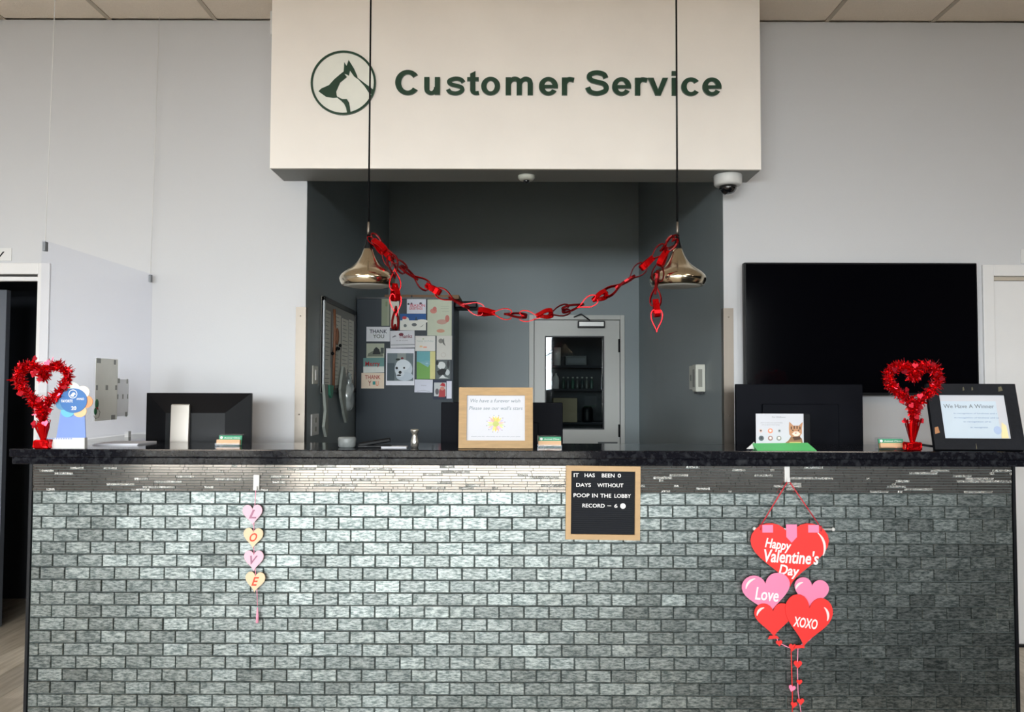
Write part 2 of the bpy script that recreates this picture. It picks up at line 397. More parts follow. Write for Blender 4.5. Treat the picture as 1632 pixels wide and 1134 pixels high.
# door 1: open doorway at left into a dark room
d1 = sempty('door_1')
tw = 0.062; yb = WALL - 0.015
MB().box((D1x1, yb, 0), (D1x1 + tw, WALL, D1z + tw), bev=0.003).build('door_casing', M_trimw, d1)
MB().box((D1x0 - tw, yb, 0), (D1x0, WALL, D1z + tw), bev=0.003).build('door_casing', M_trimw, d1)
MB().box((D1x0, yb, D1z), (D1x1, WALL, D1z + tw), bev=0.003).build('door_casing', M_trimw, d1)
MB().box((D1x1 - 0.012, WALL, 0), (D1x1 + 0.0, WALL + TH + 0.01, D1z)).build('door_jamb', M_trimw, d1)
MB().box((D1x0, WALL + 0.01, D1z - 0.035), (D1x1, WALL + 0.05, D1z - 0.012)).build('door_stop', M_trimw, d1)
gx = at(7, 600, WALL + 0.3).x
MB().box((D1x0 + 0.02, WALL + 0.3, 0.01), (gx, WALL + 0.34, 2.0)).build('door_leaf', mat('dim_grey_door', (92, 96, 104), 0.5), d1)
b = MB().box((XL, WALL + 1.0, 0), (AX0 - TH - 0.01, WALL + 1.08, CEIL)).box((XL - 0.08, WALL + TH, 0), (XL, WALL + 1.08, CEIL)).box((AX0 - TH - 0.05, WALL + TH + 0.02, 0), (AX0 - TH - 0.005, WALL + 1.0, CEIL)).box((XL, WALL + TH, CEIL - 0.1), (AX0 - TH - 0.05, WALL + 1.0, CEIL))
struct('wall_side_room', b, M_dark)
# door 3: closed white door at right
d3 = sempty('door_3')
MB().box((D3x0 - tw, yb, 0), (D3x0, WALL, D3z + tw), bev=0.003).build('door_casing', M_trimw, d3)
MB().box((D3x1, yb, 0), (D3x1 + tw, WALL, D3z + tw), bev=0.003).build('door_casing', M_trimw, d3)
MB().box((D3x0, yb, D3z), (D3x1, WALL, D3z + tw), bev=0.003).build('door_casing', M_trimw, d3)
MB().box((D3x0, WALL + 0.02, D3z - 0.02), (D3x1, WALL + 0.06, D3z)).build('door_stop', M_grid, d3)
MB().box((D3x0 + 0.004, WALL + 0.035, 0.015), (D3x1 - 0.004, WALL + 0.08, D3z - 0.022)).build('door_leaf', M_trimw, d3)
MB().box((D3x0, WALL + 0.02, 0.0), (D3x1, WALL + 0.1, 0.014)).build('threshold', M_blackm, d3)
MB().box((XR, WALL + 0.2, 0), (D3x0 - 0.2, WALL + 0.28, CEIL)).build('wall_behind', M_dark, d3)
# door 2: half-glazed door in the back of the alcove
d2 = sempty('door_2')
M_doorg = mat('light_grey_door_paint', (196, 196, 192), 0.45, var=0.02)
YB = ABACK
for (xa, xb, za, zb) in ((A0.x, dx0, 0, dz + 0.045), (dx1, A1.x, 0, dz + 0.045), (dx0, dx1, dz, dz + 0.045)):
    MB().box((xa, YB - 0.02, za), (xb, YB + 0.0, zb), bev=0.003).build('door_casing', M_doorg, d2)
g0 = at(869, 683, YB); g1 = at(962, 536, YB)
b = MB().box((dx0 + 0.005, YB, 0.01), (g0.x, YB + 0.045, dz - 0.005)).box((g1.x, YB, 0.01), (dx1 - 0.005, YB + 0.045, dz - 0.005)).box((g0.x, YB, 0.01), (g1.x, YB + 0.045, g0.z)).box((g0.x, YB, g1.z), (g1.x, YB + 0.045, dz - 0.005))
b.build('door_leaf', M_doorg, d2)
fb = MB(); frame_bars(fb, g1.x - g0.x + 0.01, g1.z - g0.z + 0.01, 0.012, YB - 0.006, YB + 0.02)
fb.build('glazing_bead', M_blackm, d2, loc=((g0.x + g1.x) / 2, 0, g0.z - 0.005))
MB().box((g0.x, YB + 0.02, g0.z), (g1.x, YB + 0.026, g1.z)).build('door_pane', M_pane, d2)
for py0, py1 in ((540, 561), (676, 696)):
    p0 = at(985.5, py1, YB - 0.02); p1 = at(988.5, py0, YB - 0.02)
    MB().box((p0.x, YB - 0.025, p0.z), (p1.x, YB + 0.001, p1.z)).lathe([(0.006, 0), (0.006, p1.z - p0.z)], 8, 0, Matrix.Translation(((p0.x + p1.x) / 2, YB - 0.027, p0.z))).build('hinge', M_blackm, d2)
c0 = at(921, 522, YB - 0.05); c1 = at(964, 511, YB - 0.05)
cl = MB().box((c0.x, YB - 0.06, c0.z), (c1.x, YB, c1.z), bev=0.006).build('door_closer', M_blackm, d2)
MB().box((c0.x + 0.012, YB - 0.064, c0.z + 0.016), (c1.x - 0.012, YB - 0.059, c1.z - 0.012)).build('closer_cover', mat('pale_aluminium', (215, 215, 212), 0.4, metal=0.3), cl)
pa = at(940, 510, YB - 0.04); pb_ = at(926, 500, YB - 0.1); pc = at(915, 505, YB - 0.03)
MB().tube([pa, pb_, pc], 0.006).build('closer_arm', M_blackm, cl)
v0 = at(953, 716, YB); v1 = at(984, 704, YB)
b = MB().box((v0.x, YB - 0.01, v0.z - 0.1), (v1.x, YB, v1.z))
for i in range(4): b.box((v0.x + 0.01, YB - 0.014, v1.z - 0.02 - i * 0.022), (v1.x - 0.01, YB - 0.009, v1.z - 0.012 - i * 0.022))
b.build('vent_grille', mat('grey_grille', (84, 88, 90), 0.5), d2)
# room behind door 2
RB = 6.1
b = MB().box((-1.3, RB, 0), (2.6, RB + 0.08, CEIL)).box((-1.38, YB + TH, 0), (-1.3, RB, CEIL)).box((2.6, YB + TH, 0), (2.68, RB, CEIL)).box((-1.3, YB + TH, CEIL - 0.05), (2.6, RB, CEIL))
struct('wall_store_room', b, mat('store_room_paint', (70, 74, 78), 0.8))
l = bpy.data.lights.new('store_room_lamp', 'POINT'); l.energy = 5; l.shadow_soft_size = 0.15; l.color = (1, 0.95, 0.9)
o = bpy.data.objects.new('store_room_lamp', l); col.objects.link(o); o.location = (1.7, 4.9, 3.0)
# shelf unit in the store room
SY = 5.55
sz = [at(900, y, SY).z for y in (582, 619, 672)]
s0 = at(872, 600, SY).x; s1 = at(968, 600, SY).x
su = thing('shelf_unit', 'dark open shelf unit seen through the glass of the back door', 'shelf', ((s0 + s1) / 2, SY + 0.15, 0))
hw = (s1 - s0) / 2
for sx in (-hw, hw - 0.025): MB().box((sx, -0.15, 0), (sx + 0.025, 0.2, 2.1)).build('side_panel', M_dark, su)
for z in sz + [0.35]: MB().box((-hw, -0.15, z - 0.025), (hw, 0.2, z)).build('shelf', M_dark, su)
def simple(name, label, cat, mb, m, loc, group=None, rot=None):
    o = mb.build(name, m, None, loc, rot); return tag(o, label, cat, group)
p0, p1 = at(884, 583, SY), at(893, 556, SY)
simple('upper_reflection_shape', 'white upright shape standing in for storefront reflection in the back door glass, upper shelf', 'reflection', MB().lathe([(0.012, 0), (0.04, 0), (0.04, 0.2), (0.012, 0.2)], 20), M_white, ((p0.x + p1.x) / 2, SY + 0.05, sz[0]))  # white shape in place of the shop front's reflection on the door pane
simple('lower_reflection_shape', 'white rounded shape standing in for storefront reflection in the back door glass, middle shelf', 'jug', MB().lathe([(0.035, 0), (0.038, 0.09), (0.03, 0.13), (0.012, 0.15), (0.012, 0.17)], 16), M_white, (at(886, 600, SY).x, SY + 0.02, sz[1]))  # second white shape added for daylight mirrored in the door pane
for i in range(7):
    c = [(50, 74, 66), (62, 70, 72), (52, 92, 76), (80, 86, 84), (44, 56, 58), (92, 96, 92), (60, 84, 76)][i]
    b = MB().lathe([(0.016, 0), (0.018, 0.01), (0.018, 0.08), (0.008, 0.1), (0.008, 0.115)], 12, 0).lathe([(0.01, 0.115), (0.01, 0.13)], 10, 1)
    o = b.build('bottle', [mat('bottle_tint_%d' % i, c, 0.25), M_ivory], None, (at(898 + i * 7.5, 600, SY).x, SY + 0.0 + 0.03 * (i % 2), sz[1]))
    tag(o, ('first', 'second', 'third', 'fourth', 'fifth', 'sixth', 'last')[i] + ' small bottle from the left on the store room middle shelf', 'bottle', 'bottles on the store room shelf')
p0, p1 = at(897, 583, SY), at(934, 565, SY)
b = MB().box((-0.12, -0.07, 0), (0.12, 0.1, 0.11), bev=0.008).box((-0.10, -0.072, 0.03), (0.10, -0.069, 0.08), 1)
simple('storage_bin', 'dark grey storage bin on the upper shelf behind the back door glass', 'bin', b, [mat('bin_grey', (70, 74, 78), 0.5), mat('bin_grey2', (92, 96, 100), 0.5)], (at(918, 580, SY).x, SY + 0.06, sz[0]))
p0, p1 = at(884, 664, SY), at(919, 634, SY)
b = MB().box((p0.x - 0.02, SY - 0.08, 0), (p1.x, SY + 0.18, p1.z - sz[2] if p1.z > sz[2] else 0.2), bev=0.004)
simple('cardboard_box', 'beige carton on the lower shelf behind the back door glass', 'box', b, mat('beige_carton', (150, 138, 112), 0.8), (0, 0, sz[2]))
p0, p1 = at(928, 664, SY), at(944, 645, SY)
simple('black_canister', 'black canister beside the beige carton behind the back door glass', 'canister', MB().lathe([(0.055, 0), (0.06, 0.02), (0.06, 0.14), (0.045, 0.17), (0.0, 0.175)], 20), M_black, (at(936, 650, SY).x, SY, sz[2]))

# ------------------------------------------------------------------ counter
CX0 = at(52, 760, 0).x; CX1 = at(1613, 760, 0).x
CT = 1.097
rc = thing('reception_counter', 'long reception counter faced with silver grey brick-pattern tile and a dark mosaic band', 'counter', (0, 0, 0))
MB().box((CX0, 0.008, 0), (CX1, 0.16, CT)).build('front_panel', M_grout, rc)
MB().box((CX0 - 0.012, -0.004, 0), (CX0, 0.16, CT)).build('edge_trim', M_blackm, rc)
MB().box((CX1, -0.004, 0), (CX1 + 0.012, 0.16, CT)).build('edge_trim', M_blackm, rc)
MB().box((CX0 - 0.006, 0.16, 0), (CX0 + 0.12, WALL - 0.013, CT)).build('return_panel', M_blackm, rc)
MB().box((CX1 - 0.12, 0.16, 0), (CX1 + 0.006, 0.5, CT)).build('return_panel', M_blackm, rc)
MB().box((CX0 + 0.12, 0.16, 0.73), (CX1 - 0.12, 0.92, 0.76)).build('work_surface', M_blackm, rc)
MB().box((-0.35, 0.16, 0), (-0.32, 0.88, 0.73)).build('support_panel', M_blackm, rc)
MB().box((CX1 - 0.15, 0.5, 0), (CX1 - 0.12, 0.9, 0.73)).build('support_panel', M_blackm, rc)
# countertop slab (front run and left return)
SX0 = at(14, 725, -0.03).x; SX1 = 2.42
TOP = 1.161
b = MB().box((SX0, -0.03, 1.127), (SX1, 0.42, TOP), bev=0.004).box((SX0, 0.4201, 1.127), (SX0 + 0.34, WALL - 0.001, TOP), bev=0.004)
b.box((SX0 + 0.008, -0.021, CT), (SX1, 0.40, 1.1265), bev=0.003).box((SX0 + 0.008, 0.4001, CT), (SX0 + 0.33, WALL - 0.002, 1.1265), bev=0.003)
simple('countertop', 'polished black speckled granite countertop on the reception counter', 'countertop', b, M_granite, (0, 0, 0))
# field tiles: 4 x 2 inch running bond
PX, PZ = 0.1046, 0.0528
zt = at(816, 784, 0).z
cache = {}
def tile_mesh(wd):
    key = round(wd, 4)
    if key in cache: return cache[key]
    q = MB(); b_ = 0.0022; h = PZ - 0.003
    o = [(0, 0), (wd, 0), (wd, h), (0, h)]; i = [(b_, b_), (wd - b_, b_), (wd - b_, h - b_), (b_, h - b_)]
    V = [q.bm.verts.new((x, 0.008, z)) for x, z in o] + [q.bm.verts.new((x, 0.003, z)) for x, z in o] + [q.bm.verts.new((x, 0.0, z)) for x, z in i]
    q.bm.faces.new((V[8], V[9], V[10], V[11]))
    for k in range(4):
        j = (k + 1) % 4
        q.bm.faces.new((V[k], V[j], V[4 + j], V[4 + k])); q.bm.faces.new((V[4 + k], V[4 + j], V[8 + j], V[8 + k]))
    me = bpy.data.meshes.new('tile'); q.bm.normal_update(); q.bm.to_mesh(me); q.bm.free(); me.materials.append(M_tile)
    cache[key] = me; return me
rest = bmesh.new()
row = 0; z = zt; base = -1.985
while z > 0.02:
    x = base + (0.5 * PX if row % 2 else 0) + rnd.uniform(-0.002, 0.002)
    while x > CX0: x -= PX
    z0 = z - PZ
    if z0 < 0: break
    while x < CX1 - 0.004:
        a = max(x, CX0 + 0.002); b_ = min(x + PX, CX1 - 0.002); wd = b_ - a - 0.003
        if wd > 0.008:
            if abs(wd - (PX - 0.003)) < 1e-3: wd = PX - 0.003
            me = tile_mesh(wd)
            Mx = Matrix.Translation((a + 0.0015, rnd.uniform(-0.001, 0.0006), z0 + 0.0015)) @ Euler((rnd.gauss(0, 0.011), 0, rnd.gauss(0, 0.011))).to_matrix().to_4x4()
            if row < 7:
                o = bpy.data.objects.new('tile', me); col.objects.link(o); o.parent = rc; o.matrix_local = Mx
            else:
                k0 = len(rest.verts); rest.from_mesh(me); rest.verts.ensure_lookup_table()
                bmesh.ops.transform(rest, matrix=Mx, verts=rest.verts[k0:])
        x += PX
    z -= PZ; row += 1
me = bpy.data.meshes.new('lower_tiles'); rest.to_mesh(me); rest.free(); me.materials.append(M_tile)
o = bpy.data.objects.new('lower_tiles', me); col.objects.link(o); o.parent = rc; o['kind'] = 'stuff'
# mosaic band of thin strips
q = MB(); z = zt + 0.0015; nrow = 10; hh = (CT - 0.002 - zt) / nrow
for r_ in range(nrow):
    x = CX0 + 0.002 - rnd.uniform(0, 0.03)
    while x < CX1:
        ln = rnd.choice((0.02, 0.04, 0.06, 0.08, 0.12))
        crackle = rnd.random() < 0.16
        a = max(x, CX0 + 0.002); b_ = min(x + ln, CX1 - 0.002)
        if b_ - a > 0.004:
            dy = rnd.uniform(-0.0012, 0.0012)
            if crackle:
                xx = a
                while xx < b_ - 0.004:
                    e_ = min(xx + rnd.uniform(0.006, 0.014), b_ - 0.001)
                    q.box((xx, -0.003 + dy + rnd.uniform(-0.0012, 0.0012), z + rnd.uniform(0, 0.0012)), (e_ - 0.0007, 0.009, z + hh - 0.0013 - rnd.uniform(0, 0.0012)), 1); xx = e_
            else:
                q.box((a, -0.002 + dy, z), (b_ - 0.0022, 0.009, z + hh - 0.0022), 0)
        x += ln
    z += hh
q.build('mosaic_strips', [M_strip, M_crack], rc, stuff=True)

# ------------------------------------------------------------------ wall sign and emblem
M_green = mat('dark_green_acrylic', (22, 62, 44), 0.3, var=0.08, coat=0.4)
YS = HY - 0.012
adv = dict(C=722, u=611, s=556, t=333, o=611, m=889, e=556, r=389, S=667, v=556, i=278, c=556); adv[' '] = 278
# left bearing and width of each glyph in the same units
gl = dict(C=(47, 638), u=(67, 478), s=(24, 500), t=(10, 310), o=(41, 530), m=(62, 766), e=(32, 490), r=(67, 332), S=(36, 585), v=(10, 536), i=(72, 140), c=(40, 497))
top = dict(C=(-12, 730), S=(-12, 730), t=(-8, 702), i=(0, 716), u=(-12, 519), s=(-12, 531), o=(-12, 531), m=(0, 531), e=(-12, 531), r=(0, 531), v=(0, 519), c=(-12, 531))
pS0 = at(630, 152, YS); pS1 = at(1150, 152, YS); pc1 = at(816, 112, YS)
TXT = 'Customer Service'
tot = sum(adv[c] for c in TXT) - 47 - 34
u = (pS1.x - pS0.x) / tot
sg = thing('wall_sign', 'dark green raised letters reading Customer Service on the white bulkhead', 'sign', ((pS0.x + pS1.x) / 2, HY, (at(816, 151, YS).z)))
vu = (pc1.z - at(816, 152, YS).z) / 742
x = -(pS1.x - pS0.x) / 2 - 47 * u
def smooth(P, n=6):
    P = [P[0]] + list(P) + [P[-1]]; out = []
    for a_, b_, c_, d_ in zip(P, P[1:], P[2:], P[3:]):
        for k in range(n):
            t_ = k / n
            out.append(tuple(0.5 * (2 * b_[i] + (c_[i] - a_[i]) * t_ + (2 * a_[i] - 5 * b_[i] + 4 * c_[i] - d_[i]) * t_ ** 2 + (3 * b_[i] - a_[i] - 3 * c_[i] + d_[i]) * t_ ** 3) for i in range(2)))
    return out + [P[-1]]
_yf = [0]
def yf():
    _yf[0] += 1
    return -0.012 - 0.00001 * (_yf[0] % 60)
def stroke(mb, P, wd, f, wend=None):
    n = len(P); Lf = []; Rt = []
    for k in range(n):
        a_ = P[max(0, k - 1)]; b_ = P[min(n - 1, k + 1)]
        dx, dy = b_[0] - a_[0], b_[1] - a_[1]; l_ = math.hypot(dx, dy) or 1
        ww = (wd if wend is None else wd + (wend - wd) * min(1, k / (n * 0.45))) / 2
        Lf.append((P[k][0] - dy / l_ * ww, P[k][1] + dx / l_ * ww)); Rt.append((P[k][0] + dy / l_ * ww, P[k][1] - dx / l_ * ww))
    for k in range(n - 1):
        mb.prism([f(*Lf[k]), f(*Lf[k + 1]), f(*Rt[k + 1]), f(*Rt[k])], yf(), -0.0002)
def arc(mb, cx, cz, ro, rzo, ri, rzi, a0, a1, f, n=30):
    P = [R(a0 + (a1 - a0) * k / n) for k in range(n + 1)]
    for a_, b_ in zip(P, P[1:]):
        mb.prism([f(cx + ro * math.cos(a_), cz + rzo * math.sin(a_)), f(cx + ro * math.cos(b_), cz + rzo * math.sin(b_)), f(cx + ri * math.cos(b_), cz + rzi * math.sin(b_)), f(cx + ri * math.cos(a_), cz + rzi * math.sin(a_))], yf(), -0.0002)
def bar(mb, x0, z0, x1, z1, f): mb.prism([f(x0, z0), f(x1, z0), f(x1, z1), f(x0, z1)], yf(), -0.0002)
def glyph(c, f):
    q = MB()
    if c == 'C': arc(q, 365, 359, 325, 371, 172, 245, 38, 322, f, 40)
    elif c == 'c': arc(q, 292, 260, 252, 271, 112, 162, 38, 322, f, 34)
    elif c == 'o': arc(q, 285, 260, 246, 271, 106, 160, 0, 360, f, 40)
    elif c == 'e': arc(q, 278, 260, 246, 271, 108, 162, -8, 180, f, 24); arc(q, 278, 260, 246, 271, 108, 162, 180, 328, f, 24); bar(q, 120, 205, 524, 300, f)
    elif c == 's': stroke(q, smooth([(470, 372), (400, 452), (270, 478), (140, 440), (100, 375), (160, 308), (290, 268), (410, 225), (440, 150), (385, 78), (265, 42), (130, 76), (72, 160)]), 112, f)
    elif c == 'S': stroke(q, smooth([(540, 510), (480, 620), (310, 668), (150, 625), (108, 535), (170, 440), (320, 390), (480, 340), (548, 240), (510, 120), (320, 54), (140, 100), (68, 230)]), 132, f)
    elif c == 'u': bar(q, 67, 190, 204, 519, f); bar(q, 341, 0, 478, 519, f); stroke(q, smooth([(135.5, 192), (150, 110), (225, 52), (310, 68), (362, 140), (380, 220)]), 137, f, 110)
    elif c == 't': bar(q, 86, 140, 223, 600, f); q.prism([f(86, 600), f(223, 600), f(223, 702), f(86, 622)], yf(), -0.0002); bar(q, 10, 410, 310, 519, f); stroke(q, smooth([(154.5, 142), (168, 88), (225, 52), (315, 60)]), 137, f, 110)
    elif c == 'i': bar(q, 72, 0, 209, 519, f); bar(q, 72, 592, 209, 716, f)
    elif c == 'v': q.prism([f(10, 519), f(158, 519), f(273, 175), f(345, 0), f(208, 0)], yf(), -0.0002); q.prism([f(390, 519), f(536, 519), f(345, 0), f(230, 60), f(273, 175)], yf(), -0.0002)
    elif c == 'r': bar(q, 67, 0, 204, 519, f); stroke(q, smooth([(150, 300), (175, 400), (250, 465), (385, 448)]), 100, f, 128)
    elif c == 'm': bar(q, 62, 0, 199, 519, f); bar(q, 346, 0, 483, 350, f); bar(q, 629, 0, 766, 350, f); stroke(q, smooth([(150, 310), (190, 420), (285, 474), (385, 440), (414.5, 345)]), 90, f, 130); stroke(q, smooth([(430, 310), (475, 420), (570, 474), (668, 440), (697.5, 345)]), 90, f, 130)
    return q
for c in TXT:
    if c != ' ':
        f = lambda gx, gz, x=x: (x + gx * u, gz * vu)
        glyph(c, f).build('letter', M_green, sg)
    x += adv[c] * u
ec = at(547, 131.5, YS); er = (at(599, 131, YS).x - at(495, 131, YS).x) / 2
em = thing('wall_emblem', 'round green and white dog head emblem left of the raised lettering', 'emblem', (ec.x, HY, ec.z))
MB().prism(ell(0, 0, er - 0.004, er - 0.004, 48), -0.006, -0.0005).build('disc', mat('emblem_white', (240, 240, 232), 0.5), em)
q = MB(); N = 64
for k in range(N):
    a0, a1 = 2 * math.pi * k / N, 2 * math.pi * (k + 1) / N; ri = er * 0.935
    q.prism([(er * math.cos(a0), er * math.sin(a0)), (er * math.cos(a1), er * math.sin(a1)), (ri * math.cos(a1), ri * math.sin(a1)), (ri * math.cos(a0), ri * math.sin(a0))], -0.012, -0.0005)
q.build('ring', M_green, em)
def epoly(P): return [((x - 393) / 235 * er, -(y - 327) / 235 * er) for x, y in P]
q = MB()
for P in ([(215, 390), (235, 370), (290, 345), (330, 300), (370, 265), (395, 245), (400, 262), (418, 285), (400, 300), (370, 325), (355, 360), (342, 390), (345, 415), (352, 435), (320, 437), (270, 430), (235, 405)],
          [(395, 245), (398, 175), (415, 205), (430, 160), (470, 225), (492, 275), (494, 298), (470, 280), (440, 238), (432, 275), (410, 262), (400, 262)],
          [(486, 285), (494, 290), (540, 325), (608, 376), (600, 412), (578, 400), (545, 350)],
          [(345, 425), (358, 432), (388, 447), (420, 447), (435, 470), (441, 500), (448, 552), (424, 552), (415, 510), (400, 480), (378, 458), (355, 440)]):
    q.prism(epoly(P), -0.011, -0.006)
q.build('dog_head_silhouette', M_green, em)

# ------------------------------------------------------------------ pendant lamps
LY = 0.2
def pendant(px, label):
    c = at(px, 443, LY); s = (at(px + 44.5, 443, LY).x - c.x) / 44.5
    zz = lambda py: at(px, py, LY).z
    t = thing('pendant_lamp', label, 'pendant lamp', (c.x, LY, CEIL), group='pendant lamps above the counter')
    Z = lambda py: zz(py) - CEIL
    prof = [(7.5, 396), (9, 402), (12, 409), (17, 417), (23, 423), (31, 429), (38, 434), (43, 439), (45, 444), (44, 449), (41.5, 454), (40, 455.5)]
    q = MB(); pr = [(r * s, Z(y)) for r, y in prof]
    pr2 = [(r - 0.003, z) for r, z in pr[::-1]]
    q.lathe(pr + [(37 * s, Z(454.5))] + [(38 * s - 0.003, Z(449))], 48, 0); q.build('shade', M_nickel, t)
    MB().lathe([(0.001, Z(453)), (38.5 * s, Z(453)), (38.5 * s, Z(455)), (30 * s, Z(457)), (0.001, Z(457.5))], 40).build('diffuser', mat('frosted_diffuser', (190, 192, 188), 0.4), t)
    MB().lathe([(0.002, Z(374)), (3 * s, Z(374)), (4 * s, Z(384)), (5 * s, Z(388)), (7.6 * s, Z(396)), (7.6 * s, Z(397))], 20).build('socket_cup', M_black, t)
    MB().lathe([(0.0015, Z(352)), (2 * s, Z(355)), (2.6 * s, Z(368)), (1.8 * s, Z(374))], 16).build('stem', M_steel, t)
    MB().tube([(0, 0, Z(353)), (0, 0, -0.02)], 0.0042, 8).build('cord', M_black, t)
    MB().lathe([(0.0, 0), (0.06, 0), (0.06, -0.015), (0.012, -0.025), (0.0, -0.025)], 24).build('ceiling_rose', M_nickel, t)
    return c, s
pL = pendant(586.5, 'champagne metal teardrop pendant lamp hanging left, over the board of cards')
pR = pendant(1080, 'champagne metal teardrop pendant lamp hanging right, beside the television side')

# ------------------------------------------------------------------ foil garland
gar = thing('foil_garland', 'red foil heart-link garland strung between the two pendant lamps', 'garland', (0, LY, at(845, 504, LY).z))
def link_mesh(name, w_, h_, wid, m):
    q = MB(); P = heart_pts(w_, h_, 22); n = len(P)
    T = 0.0016; rings = []
    for k in range(n):
        a = Vector((P[k][0], P[k][1])); c_ = Vector((P[(k + 1) % n][0], P[(k + 1) % n][1])) - Vector((P[k - 1][0], P[k - 1][1]))
        nn = Vector((c_.y, -c_.x)); nn = nn.normalized() * T if nn.length > 1e-6 else Vector((T, 0))
        rings.append([q.bm.verts.new((a.x - nn.x, -wid / 2, a.y - nn.y)), q.bm.verts.new((a.x + nn.x, -wid / 2, a.y + nn.y)), q.bm.verts.new((a.x + nn.x, wid / 2, a.y + nn.y)), q.bm.verts.new((a.x - nn.x, wid / 2, a.y - nn.y))])
    for k in range(n):
        a, b = rings[k], rings[(k + 1) % n]
        for e in range(4): f = q.bm.faces.new((a[e], a[(e + 1) % 4], b[(e + 1) % 4], b[e]))
    bmesh.ops.recalc_face_normals(q.bm, faces=q.bm.faces[:])
    me = bpy.data.meshes.new(name); q.bm.to_mesh(me); q.bm.free(); me.materials.append(m); return me
M_link = mat('red_link_foil', (178, 8, 16), 0.24, metal=0.85, var=0.4, scale=40)
LM = [link_mesh('link', 0.05, 0.098, 0.014, M_link), link_mesh('link', 0.04, 0.076, 0.026, M_foil), link_mesh('link', 0.056, 0.104, 0.01, mat('dark_red_foil', (120, 12, 18), 0.3, metal=0.8))]
def chain(P, Y, step, start=0):
    pts = [at(x, y, Y) for x, y in P]
    # resample
    out = []; d = 0.0; acc = step / 2
    for a, b in zip(pts, pts[1:]):
        L = (b - a).length
        while acc <= d + L:
            f = (acc - d) / L; out.append((a.lerp(b, f), (b - a).normalized())); acc += step
        d += L
    for k, (p, t) in enumerate(out):
        kk = k + start
        me = LM[(0, 1, 2, 1, 0, 1)[kk % 6]] if kk % 2 == 0 else LM[1 if kk % 4 == 1 else 2]
        o = bpy.data.objects.new('link', me); col.objects.link(o); o.parent = gar
        flip = 1 if kk % 3 else -1
        X = t * flip
        tw_ = (R(80) if kk % 2 else R(10)) + rnd.uniform(-0.7, 0.7)
        y = Vector((0, 1, 0)); y = (y - X * y.dot(X)).normalized()
        Z = X; xx = y.cross(Z).normalized()
        M3 = Matrix((xx, y, Z)).transposed() @ Matrix.Rotation(tw_, 3, 'Z')
        o.matrix_local = Matrix.Translation(p - Vector(gar.location)) @ M3.to_4x4()
chain([(593, 379), (612, 398), (634, 420), (655, 437), (672, 450), (703, 467), (735, 484), (775, 497), (805, 500), (845, 504), (888, 497), (935, 483), (965, 468), (1000, 447), (1030, 420), (1052, 400), (1078, 380)], LY + 0.0, 0.066)
chain([(597, 384), (612, 400), (626, 420), (629, 440), (630, 470), (631, 492), (630, 512)], LY - 0.15, 0.056, 1)
chain([(1072, 384), (1062, 400), (1050, 425), (1046, 455), (1045, 480), (1047, 500), (1047, 522)], LY - 0.15, 0.056, 0)

# ------------------------------------------------------------------ things on the counter
# clear acrylic screen hung at the left end
GX = -2.01
ga = atx(68, 382, GX); gb = atx(248, 441, GX); gzb = TOP + 0.018
scr = thing('acrylic_screen', 'tall clear acrylic sneeze screen at the left end of the counter', 'screen', (GX, ga.y, gzb))
MB().box((-0.003, 0, 0), (0.003, 1.06 - ga.y, ga.z - gzb)).build('panel', M_acryl, scr)
gt = ga.z - gzb
for yy in (0.02, 1.04 - ga.y):
    MB().tube([(0, yy, gt - 0.02), (0.02, yy, CEIL - gzb)], 0.0015, 6).build('suspension_wire', M_white, scr)
    MB().box((-0.006, yy - 0.01, gt - 0.045), (0.006, yy + 0.012, gt - 0.005)).build('clip', mat('clip_grey', (120, 122, 124), 0.4, metal=0.6), scr)
for yy in (0.1, 0.8 ):
    MB().box((-0.01, yy, -0.018), (0.01, yy + 0.03, 0.012)).build('foot_clip', M_white, scr)
def paperx(px0, py0, px1, py1, label, c, group=None, marks=0):
    a = atx(px0, py0, GX + 0.004); b = atx(px1, py1, GX + 0.004)
    q = MB().box((0, 0, 0), (0.001, b.y - a.y, a.z - b.z), 0)
    hgt = a.z - b.z; wd = b.y - a.y
    if marks:
        for (u_, v_, s_) in ((0.12, 0.96, 0.18), (0.85, 0.95, 0.1), (0.06, 0.53, 0.08), (0.5, 0.53, 0.1), (0.93, 0.53, 0.08), (0.82, 0.04, 0.18)):
            q.box((0.001, (u_ - s_ / 2) * wd, v_ * hgt - 0.012), (0.0016, (u_ + s_ / 2) * wd, v_ * hgt + 0.012), 1)
    o = q.build('paper_notice', [mat('notice_%d_%d_%d' % c, c, 0.7), mat('grey_tape', (150, 152, 148), 0.5)], None, (GX + 0.0035, a.y, b.z))
    tag(o, label, 'notice', group)
paperx(153, 570, 186, 668, 'grey-green notice taped to the acrylic screen, larger of the two', (248, 250, 243), marks=1)
paperx(187, 604, 204, 662, 'narrow pale blue notice taped beside the larger one on the acrylic screen', (244, 246, 252), marks=1)
a = atx(157, 650, GX + 0.02)
t = thing('hanging_ornament', 'small green and red ornament hanging on the acrylic screen below the notice', 'ornament', (GX + 0.012, a.y, a.z))
MB().ball((0, 0.0, 0.02), 0.02, sc=(0.3, 0.7, 1.2)).ball((0, -0.012, -0.015), 0.018, sc=(0.3, 0.7, 1)).build('leaf', mat('ornament_green', (40, 100, 66), 0.5), t)
MB().ball((0, 0.0, 0.0), 0.010, sc=(0.5, 1, 1)).build('berry', mat('ornament_red', (160, 50, 50), 0.5), t)
MB().tube([(0, -0.03, -0.035), (0, -0.01, -0.05), (0, 0.02, -0.045), (0, 0.03, -0.02), (0, 0.01, 0.0)], 0.0012, 5).build('wire_loop', M_steel, t)

